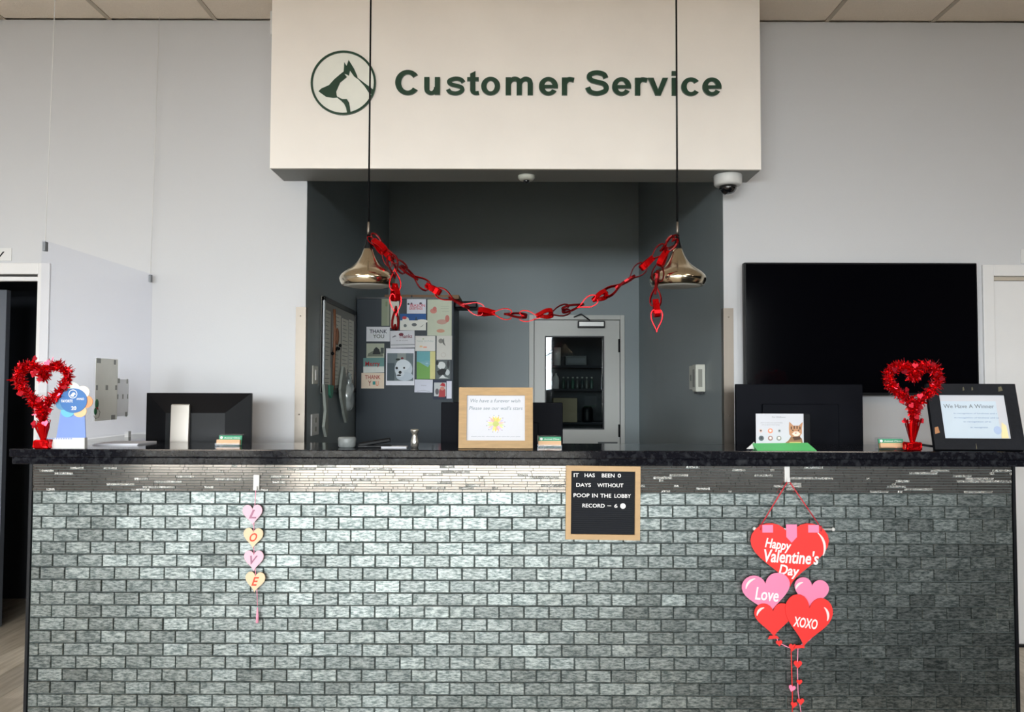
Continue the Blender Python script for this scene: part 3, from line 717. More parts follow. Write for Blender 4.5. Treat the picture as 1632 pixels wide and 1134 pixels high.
# tinsel hearts
def tinsel_heart(pc_, py_, Y, wpx, hpx, basepx, label, seed, yaw):
    r = random.Random(seed)
    c = at(pc_, py_, Y); s = (at(pc_ + 100, py_, Y).x - c.x) / 100
    w_, h_ = wpx * s, hpx * s
    bz = TOP; bx = at(basepx, 700, Y).x
    t = thing('tinsel_heart', label, 'decoration', (bx, Y, bz))
    L = lambda v: Vector((v[0] - bx, v[1] - Y, v[2] - bz))
    H = heart_pts(w_ * 0.74, h_ * 0.8, 60)
    path = [L((c.x + x * math.cos(yaw), Y + x * math.sin(yaw), c.z + z)) for x, z in H]
    MB().tube(path, 0.006, 6, closed=True).build('wire_frame', mat('dark_red_foil', (120, 12, 18), 0.3, metal=0.8), t)
    low = min(path, key=lambda v: v.z)
    stem = [Vector((0, 0, 0.03)), Vector((low.x * 0.4, 0, (0.03 + low.z) / 2)), low]
    MB().tube(stem, 0.004, 6).build('stem', M_foil, t)
    q = MB(); q2 = MB()
    def strand(p, mb, ln, wd):
        d = Vector((r.gauss(0, 1), r.gauss(0, 1), r.gauss(0, 1))).normalized()
        sd = d.cross(Vector((r.gauss(0, 1), r.gauss(0, 1), r.gauss(0, 1)))).normalized() * wd / 2
        mid = p + d * ln * 0.55 + sd * 0.8; end = p + d * ln + Vector((r.uniform(-1, 1), r.uniform(-1, 1), r.uniform(-1, 1))) * ln * 0.25
        V = [mb.bm.verts.new(v) for v in (p - sd, p + sd, mid + sd, mid - sd, end + sd * 0.5, end - sd * 0.5)]
        for f in (mb.bm.faces.new((V[0], V[1], V[2], V[3])), mb.bm.faces.new((V[3], V[2], V[4], V[5]))): f.material_index = 0 if r.random() < 0.7 else 1
    for k in range(3400):
        a = r.random() * 60; i = int(a) % 60; p = path[i].lerp(path[(i + 1) % 60], a - int(a))
        strand(p + Vector((r.gauss(0, 0.004), r.gauss(0, 0.004), r.gauss(0, 0.004))), q, r.uniform(0.012, 0.034), r.uniform(0.003, 0.008))
    for k in range(900):
        f = r.random(); p = stem[1].lerp(stem[2], f)
        strand(p, q, r.uniform(0.01, 0.028) * (0.45 + 0.75 * f), r.uniform(0.003, 0.008))
    q.build('tinsel', [M_foil, M_foilp], t, stuff=True)
    # foil cone above the weight
    cone = []
    zc = 0.05
    q = MB(); zl = low.z
    for k in range(26):
        a0 = 2 * math.pi * k / 26; a1 = a0 + 0.3
        r0, r1_ = 0.01, 0.03 + r.uniform(-0.006, 0.008)
        z0_, z1_ = 0.035, 0.035 + (zl - 0.035) * (0.62 + r.uniform(-0.1, 0.15))
        cx_ = low.x * 0.6
        V = [q.bm.verts.new(v) for v in ((r0 * math.cos(a0), r0 * math.sin(a0), z0_), (r0 * math.cos(a1), r0 * math.sin(a1), z0_), (cx_ + r1_ * math.cos(a1), r1_ * math.sin(a1), z1_), (cx_ + r1_ * math.cos(a0), r1_ * math.sin(a0), z1_ - 0.008))]
        q.bm.faces.new(V)
    q.build('foil_wrap', M_foil, t)
    # crumpled foil covered weight
    q = MB(); q.box((-0.032, -0.022, 0), (0.032, 0.022, 0.036), bev=0.006)
    bmesh.ops.subdivide_edges(q.bm, edges=q.bm.edges[:], cuts=2)
    for v in q.bm.verts:
        if v.co.z > 0.004: v.co += Vector((r.uniform(-1, 1), r.uniform(-1, 1), r.uniform(-1, 1))) * 0.003
    q.build('weight', M_foil, t)
    hm = None
    for k in range(16):
        i = r.randrange(60); p = path[i] if k < 11 else stem[1].lerp(stem[2], r.random())
        d = Vector((r.gauss(0, 1), -abs(r.gauss(0, 1)), r.gauss(0, 0.6))).normalized() * 0.036
        if hm is None:
            o = MB().prism(heart_pts(0.026, 0.024, 14), -0.0006, 0.0006).build('foil_heart', M_foilp, t); hm = o
        else:
            o = hm.copy(); col.objects.link(o); o.parent = t
        o.location = p + d; o.rotation_euler = (r.uniform(-0.6, 0.6), r.uniform(-0.8, 0.8), r.uniform(-0.7, 0.7))
    return t
tinsel_heart(68, 619, -0.003, 98, 92, 69, 'red tinsel heart on a foil weight beside the blue rosette, left end of counter', 3, 0.15)
tinsel_heart(1456, 617, 0.03, 98, 86, 1454, 'red tinsel heart on a foil weight beside the black framed certificate', 8, -0.25)

# rosette award
Y = 0.02; c = at(119, 638, Y); s = (at(219, 638, Y).x - c.x) / 100
t = thing('award_rosette', 'blue round rosette award with pastel petals on a white base', 'award', (at(112, 700, Y).x, Y, TOP))
ox, oz = t.location.x, t.location.z
def lp(px, py): p = at(px, py, Y); return (p.x - ox, p.z - oz)
MB().prism([lp(90, 698), lp(137, 698), lp(135, 655), lp(97, 655)], -0.002, 0.002).build('ribbon_panel', mat('periwinkle_card', (122, 148, 218), 0.5), t)
q = MB().prism([lp(83, 714.5), lp(137, 714.5), lp(137, 697), lp(88, 697)], -0.012, 0.012)
for k in range(12): q.box((lp(90 + k * 3.8, 0)[0], -0.013, lp(0, 699)[1]), (lp(92.2 + k * 3.8, 0)[0], -0.0119, lp(0, 696.9)[1]), 1)
for v in q.bm.verts:
    if v.co.z < 0.002: v.co.z = 0
q.build('base', [M_white, ink((150, 170, 215))], t)
pc2 = [((226, 240, 230), 97), ((176, 186, 190), 140), ((96, 150, 190), 195), ((110, 190, 214), 240), ((244, 196, 150), 300), ((246, 158, 110), 355), ((246, 236, 226), 45)]
cx_, cz_ = lp(119, 638)
for c_, ang in pc2:
    px_ = cx_ + 19 * s * math.cos(R(ang)); pz_ = cz_ + 19 * s * math.sin(R(ang))
    MB().prism(ell(px_, pz_, 11 * s, 10 * s, 18), -0.006 + ang * 1e-6, -0.003).build('petal', ink(c_), t)
MB().prism(ell(cx_, cz_, 21.5 * s, 19.5 * s, 36), -0.010, -0.006).build('disc', mat('rosette_blue', (58, 112, 178), 0.45), t)
q = MB(); 
for k in range(20):
    a0, a1 = 2 * math.pi * k / 20, 2 * math.pi * (k + 1) / 20
    f = lambda rr, a: (cx_ - 1 * s + rr * s * math.cos(a), cz_ + 10.5 * s + rr * s * math.sin(a))
    q.prism([f(7, a0), f(7, a1), f(6, a1), f(6, a0)], -0.0108, -0.010)
q.prism([(cx_ + a * s, cz_ + b * s) for a, b in ((-5, 8), (-1, 13), (2, 12.5), (3.5, 9.5), (1, 9), (0, 6), (-3, 6.5))], -0.0108, -0.01)
q.text('FAVORITE', cx_ - 19 * s, cx_ - 1 * s, cz_ - 3 * s, cz_ + 1.5 * s, -0.0108, 0, 0.01, depth=0.0008)
q.text('AWARD', cx_ + 5 * s, cx_ + 17 * s, cz_ + 1 * s, cz_ + 4.5 * s, -0.0108, 0, 0.01, depth=0.0008)
q.text('20', cx_ - 3 * s, cx_ + 5 * s, cz_ - 15 * s, cz_ - 9 * s, -0.0108, 0, 0.02, depth=0.0008)
q.build('disc_print', M_ink_w, t)
MB().prism([(0.0, 0.01), (0.03, 0.01), (0.03, 0.1), (0.02, 0.12)], 0.002, 0.02).build('back_strut', M_white, t)

# monitors (backs toward the lobby)
def monitor(px0, px1, py0, Y, label, hgt, kind, yaw=0):
    a = at(px0, py0, Y); b = at(px1, py0, Y); W = b.x - a.x; cx_ = (a.x + b.x) / 2
    t = thing('monitor', label, 'monitor', (cx_, Y, 0.76), (0, 0, yaw))
    zt_ = (a.z + b.z) / 2 - 0.76; zb = zt_ - hgt
    if kind == 'wedge':
        q = MB(); x = W / 2; D = 0.05; ix = 0.56 * x; iz0 = zb + 0.04; iz1 = zt_ - hgt * 0.3
        V = [q.bm.verts.new(v) for v in ((-x, 0, zb), (x, 0, zb), (x, 0, zt_), (-x, 0, zt_), (-ix, -D, iz0), (ix, -D, iz0), (ix, -D, iz1), (-ix, -D, iz1))]
        q.bm.faces.new((V[4], V[5], V[6], V[7]))
        for k in range(4): j = (k + 1) % 4; q.bm.faces.new((V[k], V[j], V[4 + j], V[4 + k]))
        q.bm.faces.new((V[3], V[2], V[1], V[0]))
        q.box((-x, 0, zb), (x, 0.025, zt_), bev=0.003)
        q.build('housing', M_black, t)
    else:
        q = MB().box((-W / 2, 0, zb), (W / 2, 0.03, zt_), bev=0.004).box((-W * 0.3, -0.02, zb + 0.03), (W * 0.3, 0.001, zt_ - 0.1), bev=0.006)
        q.build('housing', M_navy, t)
    MB().box((-W / 2 + 0.012, 0.0305 if kind != 'wedge' else 0.0255, zb + 0.012), (W / 2 - 0.012, 0.032, zt_ - 0.012)).build('screen', M_black, t)
    if kind == 'wedge':
        sx = at(288, 650, Y - 0.06).x - cx_
        q = MB()
        P = [(-0.08, 0.012), (-0.09, 0.1), (-0.085, 0.25), (-0.07, zt_ - 0.06), (-0.06, zt_ - 0.055), (-0.052, zt_ - 0.07), (-0.06, 0.25), (-0.06, 0.012)]
        for k in range(len(P) - 1):
            pass
        n = len(P); A = [q.bm.verts.new((sx - 0.044, y, z)) for y, z in P]; B = [q.bm.verts.new((sx + 0.044, y, z)) for y, z in P]
        q.bm.faces.new(A[::-1]); q.bm.faces.new(B)
        for k in range(n): j = (k + 1) % n; q.bm.faces.new((A[k], A[j], B[j], B[k]))
        bmesh.ops.recalc_face_normals(q.bm, faces=q.bm.faces[:])
        q.build('stand_neck', mat('silver_plastic', (172, 165, 157), 0.35, metal=0.35, var=0.03), t)
        MB().box((sx - 0.1, -0.11, 0), (sx + 0.1, 0.09, 0.012), bev=0.004).build('stand_foot', mat('silver_plastic', (172, 165, 157), 0.35), t)
    else:
        MB().box((-0.03, -0.06, 0.012), (0.03, -0.02, zt_ - 0.15)).build('stand_neck', M_black, t)
        MB().box((-0.12, -0.12, 0), (0.12, 0.08, 0.012), bev=0.004).build('stand_foot', M_black, t)
        MB().box((W * 0.12, -0.0215, zb + 0.05), (W * 0.22, -0.02, zb + 0.056), 0).ball((W * 0.19, -0.021, zb + 0.09), 0.003, 1).build('label_mark', [mat('mark_grey', (60, 64, 74), 0.4), mat('led_white', (190, 195, 200), 0.4)], t)
    return t
M_navy = mat('navy_black_plastic', (10, 12, 20), 0.65, var=0.03, spec=0.12)
monitor(235, 400, 626, 0.66, 'black monitor with angled back and silver stand, left of the alcove', 0.33, 'wedge', 0.03)
monitor(703, 897, 641, 0.72, 'black monitor half hidden behind the wooden framed sign', 0.37, 'flat')
monitor(1173, 1375, 612, 0.70, 'dark navy monitor back under the television, behind the brochure stand', 0.40, 'flat')

# business card holders
def cards(px0, px1, py_b, Y, label):
    a = at(px0, py_b, Y); b = at(px1, py_b, Y); W = b.x - a.x
    t = thing('card_holder', label, 'card holder', ((a.x + b.x) / 2, Y, TOP), (0, 0, 0.0), group='card holders on the counter')
    q = MB().box((-W / 2 - 0.003, -0.02, 0), (W / 2 + 0.003, 0.04, 0.004)).box((-W / 2 - 0.003, -0.02, 0.004), (W / 2 + 0.003, -0.018, 0.014)).box((-W / 2 - 0.003, 0.037, 0.004), (W / 2 + 0.003, 0.04, 0.05))
    q.build('tray', M_acryl, t)
    Mt = Matrix.Rotation(R(-14), 4, 'X')
    MB().box((-W / 2, -0.014, 0.005), (W / 2, 0.004, 0.026), M=Mt).build('cream_cards', mat('peach_card', (222, 178, 138), 0.6, var=0.15, scale=8, stretch=(1, 1, 40)), t)
    MB().box((-W / 2 + 0.003, 0.006, 0.005), (W / 2 + 0.001, 0.016, 0.048), M=Mt).build('green_cards', mat('green_card', (72, 158, 122), 0.6), t)
    q = MB(); q.prism(ell(-W / 2 + 0.014, 0.038, 0.006, 0.006, 14), 0.0045, 0.006, M=Mt)
    q.text('Animal Clinic', -W / 2 + 0.026, W / 2 - 0.006, 0.034, 0.041, 0.005, 0, depth=0.001, M=Mt)
    q.build('card_print', M_ink_w, t)
cards(346, 383, 710, 0.19, 'small clear holder of green and peach cards before the silver-stand monitor')
cards(858, 894, 711, 0.16, 'small clear holder of green and peach cards right of the wooden frame')
cards(1402, 1442, 716, 0.09, 'small clear holder of green and peach cards beside the right tinsel heart')

# wooden framed sign
def framed(name, label, px0, px1, pyt, pyb, Y, border, depth, m, lean, yaw=0, inner=None):
    a = at(px0, pyb, Y); b = at(px1, pyb, Y); s_ = (b.x - a.x) / (px1 - px0)
    W = b.x - a.x; Hh = (pyb - pyt) * s_ * 1.01
    t = thing(name, label, 'picture frame', ((a.x + b.x) / 2, Y, TOP), (-lean, 0, yaw))
    bd = border * s_
    q = MB(); frame_bars(q, W, Hh, bd, -depth, 0.0)
    fr = q.build('frame', m, t)
    MB().box((-W / 2 + 0.006, -0.006, 0.006), (W / 2 - 0.006, 0.002, Hh - 0.006)).build('backing', mat('backing_board', (60, 52, 44), 0.8), t)
    MB().box((-W / 2 + bd * 0.97, -0.009, bd * 0.97), (W / 2 - bd * 0.97, -0.0065, Hh - bd * 0.97)).build('sheet', M_paper, t)
    ln = Hh * 0.7
    Mt = Matrix.Translation((0, 0.003, ln)) @ Matrix.Rotation(lean + R(14), 4, 'X')
    MB().box((-0.03, 0, -ln / math.cos(lean * 0 + R(14)) * 0.98), (0.03, 0.004, 0), M=Mt).build('easel_strut', mat('backing_board', (60, 52, 44), 0.8), t)
    return t, W, Hh, bd
t, W, Hh, bd = framed('framed_sign', 'pale wooden frame around a white sign with a sunflower drawing', 731, 849, 617, 713, 0.07, 12.5, 0.022, M_wood, R(6))
q = MB(); G = (-W / 2 + bd, W / 2 - bd, bd, Hh - bd); gw = G[1] - G[0]; gh = G[3] - G[2]
X = lambda u_: G[0] + u_ * gw
Zf = lambda v_: G[2] + v_ * gh
q.text('We have a furever wish', X(0.06), X(0.92), Zf(0.845), Zf(0.925), -0.0096, 0, 0.0, 0.2, depth=0.0005)
q.text("Please see our wall's stars", X(0.04), X(0.96), Zf(0.68), Zf(0.76), -0.0096, 0, 0.0, 0.2, depth=0.0005)
q.text('thank you for choosing us to care for your pets', X(0.08), X(0.92), Zf(0.075), Zf(0.1), -0.0096, 0, 0.0, 0.2, depth=0.0005)
q.build('lettering', ink((112, 128, 140)), t)
q = MB(); fcx, fcz = X(0.5), Zf(0.37); fr_ = gh * 0.2
cols = [(236, 214, 132), (240, 198, 110), (226, 176, 160), (214, 182, 214), (240, 220, 150), (200, 214, 160), (234, 190, 180), (196, 190, 220)]
for k in range(18):
    a = 2 * math.pi * k / 18
    P = [(0, 0.0), (fr_ * 0.16, fr_ * 0.55), (0.0, fr_), (-fr_ * 0.16, fr_ * 0.55)]
    P = [(fcx + x * math.cos(a) - z * math.sin(a), fcz + (x * math.sin(a) + z * math.cos(a)) * 0.92) for x, z in P]
    q.prism(P, -0.0096 - 0.0001 * (k % 3), -0.009, k % 8)
q.prism(ell(fcx, fcz, fr_ * 0.34, fr_ * 0.32, 18), -0.0102, -0.009, 8)
for k in range(12):
    a = 2 * math.pi * (k + 0.4) / 12
    q.prism(ell(fcx + fr_ * 1.03 * math.cos(a), fcz + fr_ * 0.95 * math.sin(a), fr_ * 0.05, fr_ * 0.05, 8), -0.0098, -0.009, 9)
q.build('flower_drawing', [ink(c) for c in cols] + [ink((190, 196, 120)), ink((136, 130, 150))], t)
# dark framed certificate
M_blkwood = mat('distressed_black_wood', (24, 26, 32), 0.6, spec=0.2, var=0.45, scale=10, stretch=(1, 1, 1), bump=0.15, bscale=50)
t, W, Hh, bd = framed('framed_certificate', 'distressed black frame holding a pale blue certificate, right end of counter', 1489, 1629, 611, 718, 0.035, 18, 0.022, M_blkwood, R(15), yaw=R(-3))
G = (-W / 2 + bd, W / 2 - bd, bd, Hh - bd); gw = G[1] - G[0]; gh = G[3] - G[2]
MB().box((G[0] + 0.003, -0.0098, G[2] + 0.003), (G[0] + gw * 0.86, -0.009, G[2] + gh * 0.86), 0).build('certificate', mat('ice_blue_paper', (202, 216, 230), 0.5), t)
q = MB()
q.text('We Have A Winner', X(0.06), X(0.82), Zf(0.7), Zf(0.79), -0.0104, 0, 0.004, depth=0.0006)
for r0, r1, v in ((0.2, 0.85, 0.56), (0.2, 0.87, 0.46), (0.33, 0.74, 0.37), (0.42, 0.68, 0.24)):
    q.text('in recognition of kindness and care'[:int((r1 - r0) * 50)], X(r0), X(r1), Zf(v), Zf(v + 0.035), -0.0104, 1, depth=0.0006)
q.build('lettering', [ink((116, 124, 134)), ink((110, 142, 184))], t)
q = MB().prism(ell(X(0.82), Zf(0.2), 0.016, 0.018, 20), -0.0112, -0.009, 0)
q.prism([(X(0.86), Zf(0.02)), (X(0.97), Zf(0.02)), (X(0.96), Zf(0.3)), (X(0.9), Zf(0.38))], -0.0102, -0.009, 1)
q.build('seal', [ink((178, 196, 228)), ink((246, 228, 176))], t)
for k, (u_, v_, w__, h__) in enumerate(((0.40, 0.93, 0.02, 0.04), (0.5, 0.93, 0.02, 0.035), (0.8, 0.93, 0.05, 0.05), (0.02, 0.3, 0.055, 0.07), (0.45, 0.06, 0.012, 0.06))):
    xx = -W / 2 + u_ * W; zz_ = v_ * Hh
    MB().prism([(xx, zz_ - h__ * Hh), (xx + w__ * W, zz_ - h__ * Hh * 0.7), (xx + w__ * W * 0.8, zz_ + h__ * Hh * 0.6), (xx + 0.002, zz_ + h__ * Hh * 0.4)], -0.0226, -0.0219).build('worn_patch', ink((176, 124, 84) if k == 3 else (96, 92, 72)), t)

# brochure stand with cat picture
Y = 0.035; a = at(1205, 700, Y); s = (at(1305, 700, Y).x - a.x) / 100
t = thing('brochure_stand', 'white display card with a tabby cat photo on a green folded base', 'display card', (at(1242, 700, Y).x, Y, TOP))
ox = t.location.x; oz = TOP
lp = lambda px, py: (at(px, py, Y).x - ox, at(px, py, Y).z - oz)
x0, z0 = lp(1205, 706); x1, z1 = lp(1280.5, 659)
MB().box((x0, 0, 0.012), (x1, 0.003, z1)).build('card', M_paper, t)
MB().prism([lp(1190, 715), lp(1202, 704), lp(1206, 715)], 0.0, 0.006).build('folded_corner', M_white, t)
b0, b1, b2, b3 = lp(1202, 718), lp(1296, 718), lp(1287, 705), lp(1199, 706)
q = MB()
V = [q.bm.verts.new(v) for v in ((b0[0], -0.045, 0.0), (b1[0], -0.045, 0.0), (b2[0], -0.001, b2[1]), (b3[0], -0.001, b3[1]), (b0[0], 0.02, 0.0), (b1[0], 0.02, 0.0))]
q.bm.faces.new((V[0], V[1], V[2], V[3])); q.bm.faces.new((V[0], V[3], V[4])); q.bm.faces.new((V[1], V[5], V[2])); q.bm.faces.new((V[3], V[2], V[5], V[4])); q.bm.faces.new((V[4], V[5], V[1], V[0]))
q.build('green_base', mat('leaf_green_card', (92, 190, 114), 0.45), t)
q = MB(); U = lambda u_: x0 + u_ * (x1 - x0)
Vv = lambda v_: z0 + v_ * (z1 - z0)
for (ux, vy, rr, ci) in ((0.1, 0.42, 0.036, 0), (0.3, 0.42, 0.052, 1), (0.49, 0.42, 0.03, 2), (0.11, 0.17, 0.055, 3), (0.3, 0.17, 0.052, 4), (0.48, 0.17, 0.052, 5)):
    q.prism(ell(U(ux), Vv(vy), rr * (x1 - x0), rr * (x1 - x0), 16), -0.0012, 0, ci)
    q.prism(ell(U(ux), Vv(vy) + 0.001, rr * (x1 - x0) * 0.5, rr * (x1 - x0) * 0.5, 10), -0.0018, 0, 6 if ci in (1, 4, 5) else 7)
q.build('icon_print', [ink((224, 196, 186)), ink((244, 150, 118)), ink((160, 170, 172)), ink((88, 102, 108)), ink((160, 128, 126)), ink((150, 152, 150)), ink((240, 230, 224)), ink((70, 74, 82))], t)
q = MB()
q.text('Pet Wellness', U(0.34), U(0.62), Vv(0.86), Vv(0.91), -0.0008, 0, depth=0.0008)
q.text('plans to keep your pets healthy', U(0.1), U(0.56), Vv(0.67), Vv(0.71), -0.0008, 0, depth=0.0008)
q.text('ask us about them today', U(0.12), U(0.5), Vv(0.6), Vv(0.64), -0.0008, 0, depth=0.0008)
q.build('lettering', ink((150, 152, 158)), t)
q = MB(); cu = lambda P: [(U(x), Vv(y)) for x, y in P]
q.prism(cu([(0.6, 0.0), (0.98, 0.0), (0.96, 0.16), (0.9, 0.25), (0.74, 0.25), (0.68, 0.1)]), -0.001, 0, 0)
q.prism(cu([(0.7, 0.3), (0.76, 0.2), (0.9, 0.2), (0.96, 0.34), (0.96, 0.5), (0.98, 0.72), (0.9, 0.6), (0.78, 0.6), (0.7, 0.73), (0.69, 0.5)]), -0.0016, 0, 1)
q.prism(cu([(0.75, 0.32), (0.81, 0.24), (0.87, 0.24), (0.93, 0.32), (0.88, 0.4), (0.8, 0.4)]), -0.0022, 0, 2)
for e in (0.77, 0.89): q.prism(ell(U(e), Vv(0.44), 0.0032, 0.0028, 10), -0.0024, 0, 3)
q.prism(cu([(0.80, 0.36), (0.83, 0.32), (0.86, 0.36)]), -0.0026, 0, 4)
for (a_, b_) in ((0.74, 0.55), (0.8, 0.57), (0.86, 0.57), (0.92, 0.55)): q.prism(cu([(a_ - 0.012, b_ - 0.08), (a_ + 0.012, b_ - 0.08), (a_ + 0.012, b_ + 0.02), (a_ - 0.012, b_ + 0.02)]), -0.0022, 0, 5)
q.prism(cu([(0.76, 0.22), (0.92, 0.24), (0.94, 0.14), (0.8, 0.1)]), -0.0018, 0, 5)
q.prism(cu([(0.7, 0.02), (0.94, 0.02), (0.94, 0.05), (0.7, 0.05)]), -0.0018, 0, 6)
q.build('cat_print', [ink((150, 112, 80)), ink((190, 140, 104)), ink((236, 222, 208)), ink((60, 50, 40)), ink((190, 110, 100)), ink((84, 60, 46)), ink((206, 190, 120))], t)
q = MB(); q.text('Caring for your family', b0[0] + 0.03, b1[0] - 0.05, 0.008, 0.018, -0.0, 0, depth=0.0006, M=Matrix.Translation((0, -0.042, 0.0)) @ Matrix.Rotation(R(-50), 4, 'X'))
q.build('base_lettering', ink((140, 206, 150)), t)

# small things behind the counter edge
sY = 0.11
simple('steel_shaker', 'small steel shaker standing left of the wooden frame', 'shaker', MB().lathe([(0.013, 0), (0.017, 0.006), (0.018, 0.03), (0.012, 0.048), (0.013, 0.062), (0.019, 0.072), (0.019, 0.08), (0.0, 0.081)], 24), mat('polished_steel', (225, 222, 214), 0.2, metal=0.9), (at(661, 700, sY).x, sY, TOP))
q = MB().lathe([(0.03, 0), (0.036, 0.006), (0.038, 0.038), (0.034, 0.046), (0.0, 0.047)], 24, 0, M=Matrix.Diagonal((1.05, 0.8, 1, 1)))
simple('grey_pot', 'squat mottled grey pot below the notice board', 'pot', q, mat('mottled_grey', (120, 124, 124), 0.4, var=0.4, scale=60), (at(553, 708, sY).x, sY, TOP))
t = thing('stapler', 'black stapler lying left of the steel shaker', 'stapler', (at(598, 712, sY).x, sY, TOP), (0, 0, 0.2))
MB().box((-0.075, -0.015, 0), (0.07, 0.015, 0.012), bev=0.003).build('base', M_black, t)
MB().box((-0.07, -0.014, 0.014), (0.07, 0.014, 0.032), bev=0.005, M=Matrix.Rotation(R(-9), 4, 'Y')).build('arm', M_black, t)
simple('note_pad', 'thin white pad of paper beside the steel shaker', 'paper', MB().box((-0.055, -0.03, 0), (0.055, 0.03, 0.005)), M_paper, (at(628, 713, sY).x, sY + 0.02, TOP))
simple('granite_reflection_slab', 'flat white slabs standing in for wall light reflected in the granite behind the rosette', 'paper', MB().box((-0.1, -0.1, 0), (0.1, 0.1, 0.004)).box((-0.095, -0.09, 0.004), (0.1, 0.1, 0.007)), M_paper, (at(200, 712, 0.3).x, 0.3, TOP))  # pale slabs modelled for the wall's reflection on the polished granite
t = thing('phone_cable', 'black cable lying behind the right tinsel heart', 'cable', (at(1464, 712, 0.12).x, 0.12, TOP))
MB().tube([(-0.04, 0.05, 0.005), (0, 0, 0.02), (0.06, -0.03, 0.012), (0.12, -0.02, 0.005)], 0.005, 8).build('lead', M_black, t)

# ------------------------------------------------------------------ hangings on the counter front
# letter board
a = at(901, 859, -0.012); b = at(1019, 742, -0.012)
W = b.x - a.x; Hh = b.z - a.z
t = thing('letter_board', 'black felt letter board in a pine frame hanging on the tiled front', 'letter board', ((a.x + b.x) / 2, -0.004, a.z), (0, R(0.6), 0))
q = MB(); bd = W * 0.07; frame_bars(q, W, Hh, bd, -0.02, -0.001); q.build('frame', M_gold, t)
q = MB().box((-W / 2 + bd, -0.006, bd), (W / 2 - bd, -0.001, Hh - bd))
nr = 30; ih = Hh - 2 * bd
for k in range(nr):
    z_ = bd + ih * k / nr
    q.prism([(-W / 2 + bd, z_ + 0.0006), (W / 2 - bd, z_ + 0.0006), (W / 2 - bd, z_ + ih / nr - 0.0008), (-W / 2 + bd, z_ + ih / nr - 0.0008)], -0.009, -0.006)
q.build('felt_panel', mat('black_felt', (20, 23, 30), 0.9, var=0.1, scale=90), t)
iw = W - 2 * bd
def row_text(words, v):
    zc = bd + ih * v
    q = MB()
    for wtx, u0, u1 in words:
        q.text(wtx, -iw / 2 + iw * u0, -iw / 2 + iw * u1, zc - 0.008, zc + 0.008, -0.0105, 0, 0.012, depth=0.0015)
    return q
for words, v in (([('IT', 0.04, 0.12), ('HAS', 0.21, 0.37), ('BEEN', 0.48, 0.68), ('0', 0.73, 0.78)], 0.93), ([('DAYS', 0.08, 0.31), ('WITHOUT', 0.41, 0.82)], 0.775), ([('POOP', 0.04, 0.29), ('IN', 0.33, 0.42), ('THE', 0.46, 0.63), ('LOBBY', 0.68, 0.94)], 0.61), ([('RECORD', 0.18, 0.53), ('6', 0.68, 0.73)], 0.45)):
    q = row_text(words, v)
    if v == 0.45:
        q.box((-iw / 2 + iw * 0.57, -0.0105, bd + ih * v - 0.001), (-iw / 2 + iw * 0.63, -0.009, bd + ih * v + 0.0015))
        q.prism(ell(-iw / 2 + iw * 0.815, bd + ih * v, 0.0115, 0.0115, 20), -0.0105, -0.009)
    q.build('letters', M_ink_w, t)
# adhesive hooks
def hook(px, py0, py1, w_, label):
    a = at(px, py1, -0.006); b = at(px, py0, -0.006); h_ = b.z - a.z
    q = MB().box((-w_ / 2, -0.006, 0), (w_ / 2, -0.0, h_), bev=0.0025).box((-w_ * 0.3, -0.02, 0.002), (w_ * 0.3, -0.006, 0.008), bev=0.001).box((-w_ * 0.3, -0.022, 0.002), (w_ * 0.3, -0.018, 0.02), bev=0.001)
    simple('adhesive_hook', label, 'hook', q, M_white, (a.x, -0.0042, a.z)); return a
h1 = hook(408.5, 756, 781, 0.026, 'white adhesive hook holding the strand of letter hearts')
h2 = hook(1254.5, 743, 768, 0.022, 'white adhesive hook holding the balloon heart sign')
# strand of four letter hearts
t = thing('heart_strand', 'hanging strand of pink and cream hearts spelling LOVE', 'wall hanging', (h1.x, -0.02, h1.z + 0.005))
ox, oy, oz = t.location
M_hp = mat('pale_pink_card', (238, 186, 202), 0.6, var=0.02); M_hc = mat('cream_card', (232, 200, 166), 0.6, var=0.02)
M_silver = mat('silver_pink_glitter', (160, 108, 132), 0.5, metal=0.1, var=0.3, scale=200)
M_rg = mat('orange_red_glitter', (238, 76, 50), 0.6, var=0.2, scale=200)
q = MB()
prev = (0, -0.0, 0)
pts = [(409, 779), (407, 800)]
MB().tube([(0.002, 0, 0.0)] + [(at(x, y, oy).x - ox, 0.002, at(x, y, oy).z - oz) for x, y in ((407, 790), (405, 820), (404, 857), (405, 893), (409, 930), (410, 965))], 0.0016, 6).build('ribbon', mat('pink_ribbon', (244, 150, 180), 0.5), t)
for (px_, py_, chh, mh, ml, rt) in ((403, 820, 'L', M_hp, M_silver, 0.03), (404, 857, 'O', M_hc, M_rg, -0.03), (405, 893, 'V', M_hp, M_silver, 0.0), (407, 927, 'E', M_hc, M_rg, -0.06)):
    c = at(px_, py_, oy); w_ = 0.083; h_ = 0.086
    h = MB().prism(heart_pts(w_, h_, 28, rot=rt), -0.005, -0.001).build('heart', mh, t, loc=(c.x - ox, 0, c.z - oz))
    MB().text(chh, -0.015, 0.017, -0.014, 0.022, -0.0062, 0, 0.02, 0.35, depth=0.0012).build('letter', ml, h)
a = at(410, 992, oy)
MB().lathe([(0.001, 0), (0.0065, 0.0), (0.0055, 0.03), (0.003, 0.055), (0.002, 0.065)], 10).build('tassel', mat('pink_tassel', (240, 160, 186), 0.7), t, loc=(a.x - ox, 0, a.z - oz))
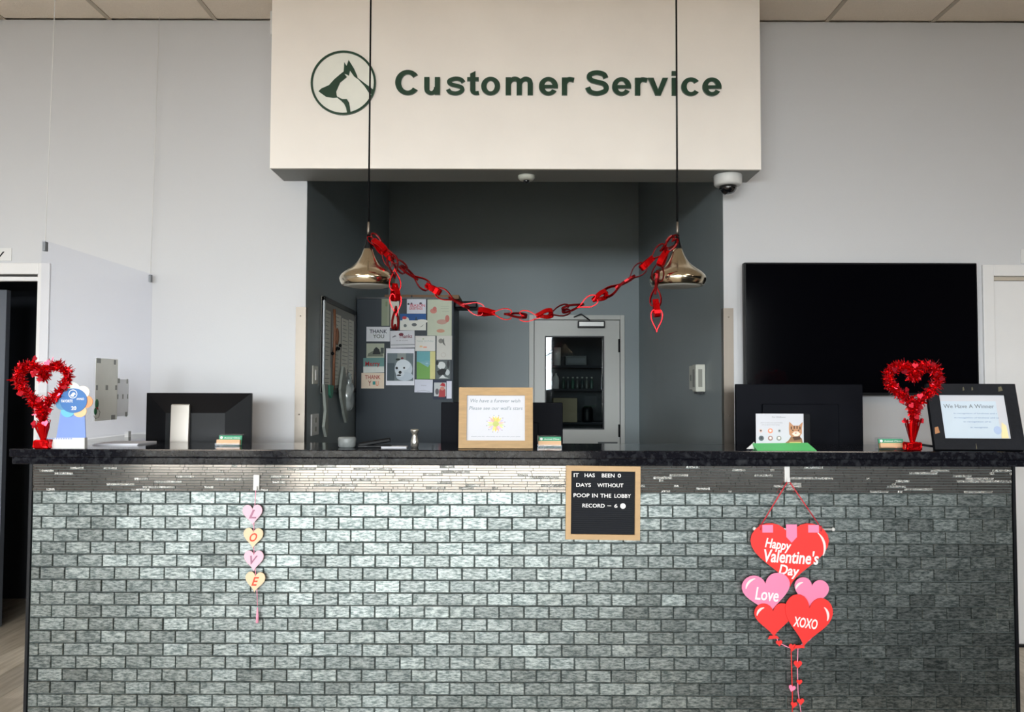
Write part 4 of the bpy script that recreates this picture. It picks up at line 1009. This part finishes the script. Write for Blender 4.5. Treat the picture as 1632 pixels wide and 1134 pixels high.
# balloon heart sign
Yv = -0.022
t = thing('valentine_hanging', 'red and pink balloon hearts hanging from a white rod, Happy Valentine\'s Day', 'wall hanging', (h2.x, Yv, h2.z))
ox, oy, oz = t.location
def vp(px, py): p = at(px, py, Yv); return (p.x - ox, p.z - oz)
s = vp(1300, 900)[0] - vp(1200, 900)[0]; s /= 100
r0, r1 = vp(1203, 842.5), vp(1329, 843.5)
MB().tube([(r0[0], 0.006, r0[1]), (r1[0], 0.006, r1[1])], 0.0042, 8).ball((r0[0], 0.006, r0[1]), 0.008, 0).ball((r1[0], 0.006, r1[1]), 0.008, 0).build('rod', M_white, t)
for e in ((1212, 838), (1308, 840)):
    p = vp(*e)
    MB().tube([(0, 0.0, 0.01), (p[0], 0.0, p[1])], 0.0026, 6).tube([(p[0], 0.0, p[1] + 0.006), (p[0], 0.002, p[1] - 0.016)], 0.006, 8).build('cord', mat('red_cord', (206, 52, 62), 0.7), t)
def hz(px, py, wpx, hpx, rot, y, m, name='balloon_heart', hl=None):
    c = vp(px, py)
    h = MB().prism(heart_pts(wpx * s, hpx * s, 44, rot=rot), y - 0.003, y).build(name, m, t, loc=(c[0], 0, c[1]))
    if hl:
        a0, a1, k = hl; q = MB(); N = 10
        H = []
        for i in range(N + 1):
            a = R(a0 + (a1 - a0) * i / N); th = 0.6 + 2.6 * math.sin(math.pi * i / N) * 0.5
            H.append((a, th))
        ra = k * wpx * s
        side = -1 if a0 > 90 else 1
        lc = (side * 0.20 * wpx * s, 0.12 * hpx * s)
        o_ = [(lc[0] + (ra + th * s) * math.cos(a), lc[1] + (ra + th * s) * math.sin(a)) for a, th in H]
        i_ = [(lc[0] + (ra - th * s) * math.cos(a), lc[1] + (ra - th * s) * math.sin(a)) for a, th in H]
        for j in range(N): q.prism([i_[j], i_[j + 1], o_[j + 1], o_[j]], y - 0.0038, y - 0.003)
        o = q.build('highlight', mat('highlight_white', (250, 228, 228), 0.6), h)
        o.rotation_euler = (0, 0, 0)
    return h
hb = hz(1258.5, 884, 125, 101, 0, 0.0, M_red, hl=(-25, 50, 0.245))
for px_, w_ in ((1223, 17), (1261, 17), (1296, 17)):
    p = vp(px_, 845)
    if px_ == 1261: P = [(-w_ / 2 * s, 10 * s), (w_ / 2 * s, 10 * s), (w_ / 2 * s, -10 * s), (0, -19 * s), (-w_ / 2 * s, -10 * s)]
    else: P = [(-w_ / 2 * s, 9 * s), (w_ / 2 * s, 9 * s), (w_ / 2 * s, -3 * s), (-w_ / 2 * s, -3 * s)]
    MB().prism(P, -0.0045, -0.0032).build('hanging_tab', M_pink, t, loc=(p[0], 0, p[1]))

def vtext(mb, sx, x0, x1, y0, y1, off, shear=0.15, rot=0, base=(0, 0), y=-0.0048):
    a = vp(x0, y1); b = vp(x1, y0)
    cx0, cz0 = (a[0] + b[0]) / 2, (a[1] + b[1]) / 2
    Mx = Matrix.Translation((cx0 - base[0], 0, cz0 - base[1])) @ Matrix.Rotation(rot, 4, 'Y') @ Matrix.Translation((-cx0, 0, -cz0))
    mb.text(sx, a[0], b[0], a[1], b[1], y, 0, off, shear, depth=0.0018, M=Mx)
hbp = tuple(hb.location)
q = MB(); vtext(q, 'Happy', 1219, 1260, 859, 879, 0.02, 0.15, R(8), (hbp[0], hbp[2]))
q.build('lettering', M_ink_w, hb); q = MB(); vtext(q, "Valentine's", 1217, 1304, 876, 897, 0.02, 0.15, R(3), (hbp[0], hbp[2]))
q.build('lettering', M_ink_w, hb); q = MB(); vtext(q, 'Day', 1241, 1273, 900, 921, 0.02, 0.15, R(6), (hbp[0], hbp[2]))
q.build('lettering', M_ink_w, hb)
h = hz(1221.5, 947, 77, 66, 0.12, -0.0055, M_pink, hl=(100, 175, 0.235))
q = MB(); vtext(q, 'Love', 1203, 1240, 936, 956, 0.015, 0.1, R(6), (h.location[0], h.location[2]), y=-0.0098); q.build('lettering', M_ink_w, h)
hz(1291, 946, 55, 50, -0.16, -0.0055, M_pink, hl=(95, 170, 0.235))
h = hz(1231, 987, 60, 54, 0.02, -0.011, M_red, hl=(100, 175, 0.235))
h = hz(1284, 989, 76, 82, -0.16, -0.0165, M_red, hl=(-25, 50, 0.235))
q = MB(); vtext(q, 'XOXO', 1262, 1300, 982, 998, 0.02, 0.1, R(8), (h.location[0], h.location[2]), y=-0.0212); q.build('lettering', M_ink_w, h)
M_pc = mat('pink_ribbon', (244, 150, 180), 0.5)
S = [[(1236, 1012), (1240, 1023), (1255, 1030), (1262, 1031)], [(1304, 1000), (1290, 1018), (1272, 1029)], [(1271, 1028), (1270, 1060), (1271, 1100), (1276, 1136)], [(1260, 1032), (1261, 1070), (1262, 1100), (1262, 1136)]]
for k, P in enumerate(S):
    MB().tube([(vp(*p)[0], -0.006, vp(*p)[1]) for p in P], 0.0022 if k else 0.0025, 6).build('string', M_pc if k in (0, 2, 1) else M_red, t)
for (px_, py_, w_, m_) in ((1241, 1024, 10, M_red), (1270.5, 1058, 13, M_red), (1273, 1086, 9, M_red), (1261, 1096, 11, M_pink), (1275, 1117, 11, M_red), (1264, 1122, 10, M_red), (1262, 1031, 12, M_red)):
    hz(px_, py_, w_, w_, rnd.uniform(-0.3, 0.3), -0.006, m_, 'small_heart')
for (px_, py_) in ((1231, 1014), (1272, 1029)):
    c = vp(px_, py_); MB().prism([(-9 * s, -2 * s), (9 * s, -1 * s), (5 * s, 3.5 * s), (-6 * s, 3 * s)], -0.016, -0.013).build('balloon_knot', M_red, t, loc=(c[0], 0, c[1]))

# ------------------------------------------------------------------ television
a = at(1188, 629, WALL - 0.09); b = at(1557, 419, WALL - 0.09)
t = thing('television', 'large black wall-mounted flat television right of the alcove', 'television', ((a.x + b.x) / 2, WALL, a.z))
W = b.x - a.x; Hh = b.z - a.z
MB().box((-W / 2, -0.09, 0), (W / 2, -0.045, Hh), bev=0.004).build('housing', M_black, t)
MB().box((-W / 2 + 0.008, -0.0912, 0.014), (W / 2 - 0.008, -0.0895, Hh - 0.008)).build('screen', mat('television_glass', (4, 4, 7), 0.06, var=0.0, spec=0.35), t)
MB().box((-0.25, -0.046, 0.15), (0.25, -0.002, Hh - 0.2)).build('wall_bracket', M_black, t)
# ------------------------------------------------------------------ corner guards
for sgn, X0, lab, pa, pb2 in ((-1, AX0, 'brushed steel corner guard on the left edge of the alcove opening', 468, 484), (1, AX1, 'brushed steel corner guard on the right edge of the alcove opening', 1155, 1170)):
    z1_ = at(816, 490, WALL).z
    b = MB().box((0, -0.003, 0.12), (sgn * 0.052, 0, z1_)).box((-sgn * 0.004, -0.003, 0.12), (0.0, 0.045, z1_))
    for zz_ in (z1_ - 0.05, z1_ - 0.6): b.ball((sgn * 0.026, -0.003, zz_), 0.004, 0, 8)
    simple('corner_guard', lab, 'corner guard', b, M_steel, (X0, WALL - 0.0005, 0), group='corner guards of the alcove')
# ------------------------------------------------------------------ cameras, detectors, signs
p = at(1160, 283, 0.93)
t = thing('dome_camera', 'large white dome security camera under the right end of the bulkhead', 'security camera', (p.x, 0.93, HZ))
MB().lathe([(0.0, 0), (0.074, 0), (0.076, -0.006), (0.074, -0.05), (0.066, -0.058), (0.05, -0.06)], 36).build('housing', M_white, t)
MB().lathe([(0.048, -0.058), (0.046, -0.078), (0.035, -0.094), (0.018, -0.103), (0.001, -0.105)], 28).build('dome', mat('smoked_dome', (18, 18, 22), 0.08, var=0.02, coat=1.0), t)
p = at(839, 288, 0.95)
t = thing('small_dome_camera', 'small white ceiling dome sensor under the middle of the bulkhead', 'sensor', (p.x, 0.95, HZ))
MB().lathe([(0.0, 0), (0.046, 0), (0.046, -0.012), (0.036, -0.024), (0.02, -0.026)], 28).build('housing', M_ivory, t)
MB().lathe([(0.018, -0.024), (0.015, -0.036), (0.001, -0.042)], 20).build('dome', mat('smoked_dome', (18, 18, 22), 0.08, var=0.02), t)
a = at(425, 58, 0.9); b = at(432, 20, 0.9)
q = MB().box((-0.03, -0.05, 0), (0.0, 0.05, b.z - a.z), bev=0.008).ball((-0.03, 0, 0.03), 0.012, 0, 10)
simple('wall_speaker', 'small white box fixed to the left side of the bulkhead', 'detector', q, M_white, (HX0 - 0.001, 0.92, a.z))
def plate(px0, px1, py0, py1, txt, u0, u1, label):
    a = at(px0, py1, WALL - 0.008); b = at(px1, py0, WALL - 0.008)
    q = MB().box((0, -0.006, 0), (b.x - a.x, 0, b.z - a.z), 0, bev=0.001)
    if txt: q.text(txt, u0, u1, 0.015, b.z - a.z - 0.02, -0.0068, 1, 0.02, 0.2, depth=0.0008)
    simple('door_sign', label, 'sign', q, [M_white, M_black], (a.x, WALL, a.z))
wpx = 1 / 286
plate(-60, 18, 395, 415, 'W', 46 * wpx, 67 * wpx, 'white door sign ending in a black W above the left doorway')
plate(1628, 1700, 397, 419, None, 0, 0, 'white door sign above the right door, at the picture edge')
# right alcove wall: keypad and plate
def onwall(X, px0, py0, px1, py1, thick, name, label, cat, mats, extra=None, bev=0.004):
    sg_ = 1 if X < 0 else -1
    a = atx(px0, py0, X); b = atx(px1, py1, X); y0, y1 = min(a.y, b.y), max(a.y, b.y); z1_, z0_ = max(a.z, b.z), min(a.z, b.z)
    t = thing(name, label, cat, (X, (y0 + y1) / 2, z0_))
    d = (y1 - y0) / 2; h = z1_ - z0_
    xs_ = (0.0, sg_ * thick)
    MB().box((min(xs_), -d, 0), (max(xs_), d, h), bev=bev).build('plate', mats[0], t)
    return t, d, h, sg_ * thick
t, d, h, th = onwall(AX1 - 0.002, 1100, 583, 1107, 621, 0.008, 'switch_plate', 'ivory switch plate behind the keypad on the right alcove wall', 'switch', [M_ivory])
MB().box((th - 0.004, -0.012, h / 2 - 0.02), (th, 0.012, h / 2 + 0.02)).build('rocker', mat('grey_rocker', (120, 122, 116), 0.5), t)
a = atx(1127, 580, AX1); b = atx(1117, 624, AX1)
t = thing('door_keypad', 'ivory access keypad box nearest the opening on the right alcove wall', 'keypad', (AX1 - 0.002, (a.y + b.y) / 2, b.z))
h = a.z - b.z
MB().box((-0.06, -0.05, 0), (0, 0.05, h), bev=0.006).build('housing', M_ivory, t)
MB().box((-0.062, -0.03, 0.03), (-0.0595, 0.03, h - 0.03)).box((-0.045, -0.052, 0.03), (-0.02, -0.0495, h - 0.03)).build('key_panel', mat('grey_keys', (130, 130, 122), 0.4), t)
MB().box((-0.05, -0.04, -0.012), (-0.01, 0.04, 0.001)).build('lower_lip', M_blackm, t)
for k, (py0, py1) in enumerate(((582, 612), (660, 692))):
    t, d, h, th = onwall(AX0 + 0.002, 497 - 2 * k, py0, 505 + k, py1, 0.008, 'switch_plate', ('ivory light switch plate, upper of two on the left alcove wall', 'white socket plate, lower of two on the left alcove wall')[k], 'switch', [(M_ivory, M_white)[k]])
    if k == 0: MB().box((th, -0.012, h / 2 - 0.03), (th + 0.004, 0.012, h / 2 + 0.03)).build('rocker', M_white, t)
    else:
        for q_ in (-1, 1): MB().box((th, -0.018, h / 2 + q_ * 0.026 - 0.014), (th + 0.003, 0.018, h / 2 + q_ * 0.026 + 0.014), bev=0.001).build('outlet', mat('grey_keys', (130, 130, 122), 0.4), t)

# ------------------------------------------------------------------ notice board on the left alcove wall
BX = AX0 + 0.002
a = atx(512, 471, BX); b = atx(564, 499, BX); zb = atx(511, 626, BX).z
t = thing('notice_board', 'steel-framed notice board covered in papers on the left alcove wall', 'notice board', (BX, (a.y + b.y) / 2, zb))
D = (b.y - a.y) / 2; h = a.z - zb
MB().box((0, -D, 0), (0.012, D, h)).build('board_panel', mat('board_grey', (150, 150, 146), 0.6), t)
fm = mat('aluminium_frame', (170, 174, 176), 0.35, metal=0.8)
for (y0, y1, z0_, z1_) in ((-D, -D + 0.03, 0, h), (D - 0.03, D, 0, h), (-D, D, h - 0.03, h), (-D, D, 0, 0.03)):
    MB().box((0, y0, z0_), (0.022, y1, z1_), bev=0.003).build('frame_bar', fm if y0 == -D and y1 < D else M_blackm, t)
def sheet(py_, pz_, wy, hz_, c, label, off=0.0, name='paper_sheet', cat='paper'):
    q = MB().box((0, -wy / 2, -hz_ / 2), (0.0012, wy / 2, hz_ / 2), 0)
    n = int(hz_ / 0.028)
    for k in range(n):
        l_ = rnd.uniform(0.5, 0.85) * wy
        q.box((0.0012, -wy * 0.42, hz_ / 2 - 0.02 - k * 0.026), (0.0016, -wy * 0.42 + l_, hz_ / 2 - 0.017 - k * 0.026), 1)
    simple(name, label, cat, q, [mat('sheet_%d_%d_%d' % c, c, 0.8), ink((120, 122, 122))], (BX + 0.0125 + off, a.y + D + py_, zb + pz_), group='papers on the notice board')
for i, (y_, z_, w_, h_, lab) in enumerate(((-0.39, 0.33, 0.17, 0.36, 'long typed sheet nearest the opening on the notice board'), (-0.38, 0.09, 0.17, 0.14, 'short sheet low at the near end of the notice board'), (-0.12, 0.40, 0.24, 0.22, 'typed sheet high beside the brown strap on the notice board'), (-0.12, 0.17, 0.22, 0.24, 'typed sheet low beside the brown strap on the notice board'), (0.14, 0.33, 0.21, 0.34, 'tall typed sheet in the middle of the notice board'), (0.12, 0.10, 0.2, 0.14, 'small sheet under the tall middle sheet of the notice board'), (0.35, 0.3, 0.17, 0.42, 'tall sheet at the far end of the notice board'))):
    sheet(y_, z_, w_, h_, (222 + 6 * (i % 3), 222 + 5 * (i % 3), 212 + 5 * (i % 3)), lab, off=0.0002 * i)
q = MB().tube([(0, 0, 0.53), (0.004, 0.005, 0.4), (0.004, -0.01, 0.25), (0.0, 0.0, 0.02)], 0.009, 6).ball((0.01, 0.045, 0.36), 0.03, 0, 10, (0.4, 0.8, 1.9))
simple('brown_strap', 'brown leather strap hanging down the notice board', 'strap', q, mat('brown_leather', (120, 78, 54), 0.6), (BX + 0.026, a.y + D - 0.26, zb + 0.0))
nb_ = t
for k in range(6): MB().ball((0.022, -0.28 + 0.045 * k, h * 0.42 + 0.012 * k + rnd.uniform(-0.01, 0.01)), 0.011, 0, 8).build('pin', M_black, nb_)
def hang(Yc, px, z0_, z1_, w_, m, label, name, cat, pts=None):
    p = Yc
    q = MB()
    P = pts or [(-0.5, 1.0), (0.5, 1.0), (0.4, 0.5), (0.55, 0.1), (0.1, 0.0), (-0.3, 0.15), (-0.4, 0.6)]
    Mx = Matrix.Rotation(R(90), 4, 'Z')
    q.prism([(x * w_, z0_ + z * (z1_ - z0_)) for x, z in P], -0.008, 0.008, 0, M=Mx)
    for f in q.bm.faces: f.smooth = False
    simple(name, label, cat, q, m, (BX + 0.036, p, 0))
yy = lambda px: atx(px, 640, BX + 0.03).y
zz = lambda px, py: atx(px, py, BX + 0.03).z
M_cloth = mat('pale_grey_cloth', (150, 156, 150), 0.8, var=0.15, scale=20)
hang(yy(517), 517, zz(517, 696), zz(517, 612), 0.13, M_cloth, 'pale grey ribbon hanging low from the near end of the notice board', 'grey_ribbon', 'ribbon', [(-0.5, 1), (0.2, 1), (0.35, 0.5), (0.4, 0.05), (0.1, 0.0), (-0.35, 0.2), (-0.05, 0.5)])
hang(yy(525), 525, zz(525, 634), zz(525, 613), 0.15, mat('teal_tag', (70, 140, 116), 0.6), 'green tag hanging at the lower edge of the notice board', 'green_tag', 'tag', [(-0.4, 1), (0.4, 0.95), (0.2, 0.1), (0.0, 0.0), (-0.2, 0.2)])
hang(yy(545), 545, zz(545, 674), zz(545, 584), 0.26, M_cloth, 'long pale grey glove hanging from the notice board', 'grey_glove', 'glove', [(-0.1, 1), (0.1, 0.98), (0.3, 0.7), (0.5, 0.55), (0.5, 0.1), (0.35, 0.0), (0.1, 0.15), (-0.3, 0.45), (-0.4, 0.6)])
p = atx(556, 632, BX + 0.05)
q = MB().ball((0, 0, 0), 0.1, 0, 14, (0.35, 0.75, 1.0)).ball((0, 0, 0.1), 0.04, 0, 10, (0.4, 0.8, 1.6))
bmesh.ops.triangulate(q.bm, faces=q.bm.faces[:])
for v in q.bm.verts: v.co += Vector((rnd.uniform(-1, 1), rnd.uniform(-1, 1), rnd.uniform(-1, 1))) * 0.008
simple('plastic_bag', 'crumpled silvery plastic bag hanging at the far end of the notice board', 'bag', q, mat('silvery_plastic', (176, 182, 182), 0.25, metal=0.3, var=0.3, scale=25), (BX + 0.05, p.y, p.z))

# ------------------------------------------------------------------ cabinet with cards
KY = 2.53
k0 = at(565, 700, KY).x; k1 = at(722, 700, KY).x; kz = at(640, 476, KY).z
k0 = max(k0, AX0 + 0.01)
M_kab = mat('charcoal_blue_metal', (46, 54, 62), 0.5, spec=0.25, var=0.04, scale=3)
t = thing('tall_cabinet', 'tall charcoal cabinet in the alcove with its side covered in cards', 'cabinet', ((k0 + k1) / 2, KY, 0))
W = k1 - k0
MB().box((-W / 2, 0.002, 0.05), (W / 2, 0.6, kz), bev=0.004).build('body', M_kab, t)
MB().box((-W / 2 + 0.02, 0.03, 0), (W / 2 - 0.02, 0.57, 0.05)).build('plinth', M_blackm, t)
MB().box((-W / 2 - 0.0, -0.0, kz), (W / 2 + 0.0, 0.6, kz + 0.012)).build('top_trim', M_blackm, t)
a = at(728, 500, KY + 0.1); b = at(764, 480, KY + 0.1)
MB().box((W / 2, 0.05, kz - 0.06), (W / 2 + 0.17, 0.3, kz - 0.01), bev=0.01).build('side_tray', M_black, t)
q = MB().box((-0.3, -0.2, 0), (0.26, 0.25, 0.03), bev=0.002).box((-0.1, -0.205, 0.005), (-0.09, -0.199, 0.025), 1)
simple('cardboard_flat', 'flattened brown cardboard lying on top of the tall cabinet', 'cardboard', q, [mat('brown_cardboard', (128, 98, 74), 0.8), M_black], ((k0 + k1) / 2 + 0.13, KY + 0.3, kz + 0.012))
CY = KY + 0.001
ncard = [0]
def card(label, px0, py0, px1, py1, c, prints=(), texts=(), name='greeting_card', cat='card', tilt=0, th=0.002):
    a = at(px0, py1, CY); b = at(px1, py0, CY); W = b.x - a.x; H = b.z - a.z
    mats = [ink(c)]; idx = {}
    def mi(cc):
        if cc not in idx: mats.append(ink(cc)); idx[cc] = len(mats) - 1
        return idx[cc]
    q = MB().box((-W / 2, -th, -H / 2), (W / 2, 0, H / 2), 0)
    lay = th
    for cc, P in prints:
        lay += 0.00025
        q.prism([((x - 0.5) * W, (z - 0.5) * H) for x, z in P], -lay, -th + 0.0001, mi(cc))
    for cc, s_, x0, x1, z0_, z1_ in texts:
        q.text(s_, (x0 - 0.5) * W, (x1 - 0.5) * W, (z0_ - 0.5) * H, (z1_ - 0.5) * H, -lay - 0.0006, mi(cc), 0.015, depth=0.0005)
    ncard[0] += 1
    yo = -0.0006 * (ncard[0] % 4)
    o = q.build(name, mats, None, ((a.x + b.x) / 2, CY + yo, (a.z + b.z) / 2), (0, tilt, 0))
    tag(o, label, cat, 'cards and photos stuck on the cabinet')
box_ = lambda x0, z0, x1, z1: [(x0, z0), (x1, z0), (x1, z1), (x0, z1)]
el = lambda cx, cz, rx, rz, n=14: ell(cx, cz, rx, rz, n)
card('tall sage green card at the upper left of the cabinet cards', 608, 476, 621, 519, (142, 150, 128), [((120, 134, 100), box_(0.5, 0.72, 0.9, 0.9)), ((156, 160, 140), box_(0.75, 0.02, 0.95, 0.98))])
card('tall white card behind the end of the red garland', 622, 476, 636, 522, (214, 210, 198), [((170, 168, 160), box_(0.1, 0.0, 0.9, 0.04))])
card('white card with red and black lettering, top middle of the cabinet', 648.5, 476.5, 679, 499.5, (214, 216, 226), [((60, 62, 72), el(0.08, 0.66, 0.06, 0.07)), ((90, 70, 80), el(0.24, 0.68, 0.05, 0.08)), ((70, 60, 70), el(0.72, 0.7, 0.07, 0.08))], [((196, 60, 84), 'SEASON', 0.15, 0.95, 0.46, 0.66), ((190, 50, 70), "GREETINGS", 0.12, 0.82, 0.26, 0.44)])
card('blue night sky card with snowy animals, below the lettered card', 637.5, 500, 679, 526, (222, 222, 216), [((36, 88, 150), box_(0.0, 0.6, 1.0, 1.0)), ((222, 222, 216), el(0.22, 0.62, 0.13, 0.2)), ((190, 60, 66), el(0.17, 0.76, 0.09, 0.09)), ((222, 222, 216), el(0.85, 0.55, 0.22, 0.12)), ((40, 70, 96), [(0.56, 0.6), (0.68, 0.6), (0.62, 0.85)]), ((110, 116, 116), el(0.2, 0.28, 0.06, 0.1)), ((96, 100, 104), el(0.55, 0.34, 0.1, 0.1)), ((130, 132, 126), [(0.76, 0.18), (0.9, 0.34), (0.94, 0.38), (0.84, 0.22)])])
card('large pale green drawing with faint red figures, upper right of the cabinet', 681, 477, 720, 534.5, (190, 196, 176), [((196, 128, 118), el(0.25, 0.68, 0.14, 0.07)), ((192, 112, 104), el(0.3, 0.74, 0.08, 0.06)), ((186, 148, 136), el(0.6, 0.38, 0.22, 0.07)), ((190, 120, 110), el(0.82, 0.47, 0.09, 0.1)), ((192, 142, 120), el(0.55, 0.13, 0.17, 0.05)), ((170, 176, 160), box_(0.55, 0.8, 0.9, 0.815)), ((170, 176, 160), box_(0.55, 0.74, 0.88, 0.755)), ((170, 176, 160), box_(0.6, 0.66, 0.88, 0.675))], name='drawing', cat='drawing')
card('white card with multicoloured THANK YOU, left side of the cabinet', 584, 520.7, 621.5, 543.7, (218, 220, 226), [], [((50, 54, 70), 'THANK', 0.13, 0.88, 0.56, 0.82), ((86, 96, 84), 'YOU', 0.28, 0.76, 0.22, 0.48)])
card('white folded card with dark red script, centre of the cabinet', 622, 526.8, 661, 553.8, (212, 212, 218), [((104, 100, 110), [(0.08, 0.6), (0.26, 0.68), (0.2, 0.74), (0.1, 0.66)]), ((112, 40, 58), el(0.45, 0.78, 0.1, 0.09)), ((150, 152, 158), box_(0.02, 0.15, 1.0, 0.2))], [((128, 44, 60), 'Thanks', 0.35, 0.9, 0.56, 0.78), ((150, 146, 150), 'to all of you', 0.24, 0.72, 0.38, 0.46)], tilt=R(-1.5))
card('white card with faint pastel scribbles right of the red script card', 661.8, 535, 693.8, 559, (218, 216, 212), [((222, 190, 150), box_(0.22, 0.24, 0.36, 0.36)), ((226, 160, 140), box_(0.4, 0.2, 0.58, 0.3)), ((168, 180, 150), el(0.4, 0.8, 0.04, 0.05))], [((180, 190, 186), 'happy birthday', 0.08, 0.92, 0.58, 0.72)])
card('white sheet with a small grey pencil sketch, right edge of the cabinet', 695.7, 534.7, 720.3, 572.8, (202, 200, 194), [((124, 124, 120), el(0.28, 0.78, 0.16, 0.1)), ((104, 104, 102), [(0.36, 0.8), (0.48, 0.9), (0.5, 0.72), (0.6, 0.56), (0.42, 0.66)]), ((186, 176, 168), el(0.45, 0.2, 0.16, 0.1)), ((202, 200, 194), el(0.45, 0.2, 0.13, 0.08))], name='drawing', cat='drawing')
card('dark photo of a hut in pale greenery under the THANK YOU card', 584, 547, 612.5, 570, (170, 176, 158), [((110, 116, 104), [(0.05, 0.1), (0.95, 0.1), (0.9, 0.4), (0.4, 0.5), (0.1, 0.3)]), ((40, 44, 46), [(0.35, 0.25), (0.8, 0.25), (0.72, 0.6), (0.55, 0.75), (0.42, 0.6)]), ((70, 78, 76), box_(0.8, 0.3, 0.98, 0.7))], name='photograph', cat='photo')
card('teal and white card with red lettering, above the cream thank you card', 579, 570, 612.3, 593.5, (196, 206, 202), [((98, 140, 138), box_(0.0, 0.42, 1.0, 1.0)), ((214, 218, 214), box_(0, 0, 1, 0.36))], [((168, 40, 50), 'Merry', 0.1, 0.8, 0.36, 0.76)], tilt=R(-1))
card('cream card with multicoloured THANK YOU, lowest on the left', 575.8, 594, 612.3, 618.6, (226, 208, 188), [((52, 142, 138), box_(0.5, 0.24, 0.62, 0.46))], [((170, 66, 60), 'THANK', 0.16, 0.84, 0.6, 0.86), ((150, 66, 56), 'Y', 0.3, 0.44, 0.16, 0.5), ((220, 110, 60), 'U', 0.64, 0.76, 0.16, 0.48)])
card('white-bordered photo of a fluffy white dog in the middle of the cabinet', 615, 555, 660.7, 613.5, (226, 227, 236), [((104, 116, 122), box_(0.04, 0.12, 0.97, 0.87)), ((70, 84, 92), box_(0.04, 0.12, 0.3, 0.6)), ((140, 148, 146), box_(0.4, 0.6, 0.7, 0.87)), ((196, 206, 216), el(0.62, 0.44, 0.31, 0.25, 22)), ((186, 198, 210), el(0.66, 0.24, 0.3, 0.12, 22)), ((212, 220, 228), el(0.6, 0.55, 0.25, 0.15, 22)), ((206, 214, 222), el(0.5, 0.32, 0.15, 0.1, 18)), ((34, 44, 40), el(0.42, 0.7, 0.08, 0.03)), ((110, 40, 46), el(0.57, 0.73, 0.05, 0.03)), ((14, 18, 24), el(0.38, 0.465, 0.045, 0.035)), ((14, 18, 24), el(0.64, 0.47, 0.035, 0.028)), ((12, 14, 18), el(0.5, 0.35, 0.055, 0.042)), ((30, 34, 40), el(0.46, 0.27, 0.08, 0.022))], name='photograph', cat='photo')
card('green, blue and yellow card right of the white dog photo', 664, 559.6, 693.8, 603.5, (112, 160, 84), [((104, 164, 172), box_(0.0, 0.62, 0.75, 1.0)), ((124, 172, 182), [(0.1, 0.62), (0.62, 0.42), (0.75, 0.62)]), ((120, 168, 178), box_(0.45, 0.5, 0.72, 0.66)), ((206, 200, 140), box_(0.72, 0.0, 1.0, 1.0)), ((150, 190, 200), el(0.55, 0.56, 0.08, 0.03))])
card('black and white photo right of the green card', 695, 573.6, 717.8, 604, (88, 96, 98), [((206, 210, 210), el(0.38, 0.72, 0.28, 0.2)), ((190, 196, 198), el(0.8, 0.36, 0.16, 0.16)), ((28, 32, 34), [(0.05, 0.4), (0.4, 0.56), (0.75, 0.5), (0.6, 0.24), (0.2, 0.2)]), ((210, 214, 214), [(0.2, 0.05), (0.48, 0.24), (0.62, 0.12), (0.9, 0.05)]), ((30, 34, 38), el(0.08, 0.85, 0.1, 0.12)), ((50, 54, 58), el(0.85, 0.78, 0.1, 0.2))], name='photograph', cat='photo')
card('plain white card with a curved lower flap, bottom right of the cards', 660.7, 604.6, 689.6, 625, (204, 206, 220), [((178, 180, 190), [(0.15, 0.1), (0.5, 0.2), (0.85, 0.1), (0.85, 0.05), (0.5, 0.15), (0.15, 0.05)])], [((168, 168, 178), 'thanks', 0.35, 0.65, 0.5, 0.6)], tilt=R(1))
card('navy card with a photo of someone in a red hat, lowest right', 690, 605, 720, 636, (36, 44, 66), [((186, 190, 192), box_(0.06, 0.16, 0.7, 0.86)), ((168, 58, 64), [(0.3, 0.12), (0.66, 0.12), (0.66, 0.5), (0.5, 0.6), (0.34, 0.5)]), ((196, 130, 118), el(0.5, 0.56, 0.12, 0.1)), ((176, 40, 52), [(0.36, 0.7), (0.5, 0.86), (0.64, 0.8), (0.66, 0.64), (0.5, 0.68)]), ((96, 90, 96), el(0.22, 0.4, 0.1, 0.16)), ((212, 212, 226), box_(0.73, 0.04, 1.0, 0.94))], name='photograph', cat='photo')

# ------------------------------------------------------------------ lobby ceiling fittings behind the camera
for i, (x, y) in enumerate(TROFFERS):
    t = thing('ceiling_light', ('recessed ceiling light over the left side of the lobby', 'recessed ceiling light over the right side of the lobby', 'recessed ceiling light near the entrance', 'recessed ceiling light in the far right corner of the lobby')[i], 'ceiling light', (x, y, CEIL))
    q = MB()
    for (a0, a1, b0, b1) in ((-0.6, 0.6, -0.3, -0.26), (-0.6, 0.6, 0.26, 0.3), (-0.6, -0.56, -0.26, 0.26), (0.56, 0.6, -0.26, 0.26)): q.box((a0, b0, -0.012), (a1, b1, 0.019))
    q.build('frame', M_trimw, t)
    MB().box((-0.56, -0.26, 0.0), (0.56, 0.26, 0.015)).build('diffuser', mat('lit_diffuser', (255, 244, 228), 0.5, emit=3.0, var=0.0), t)
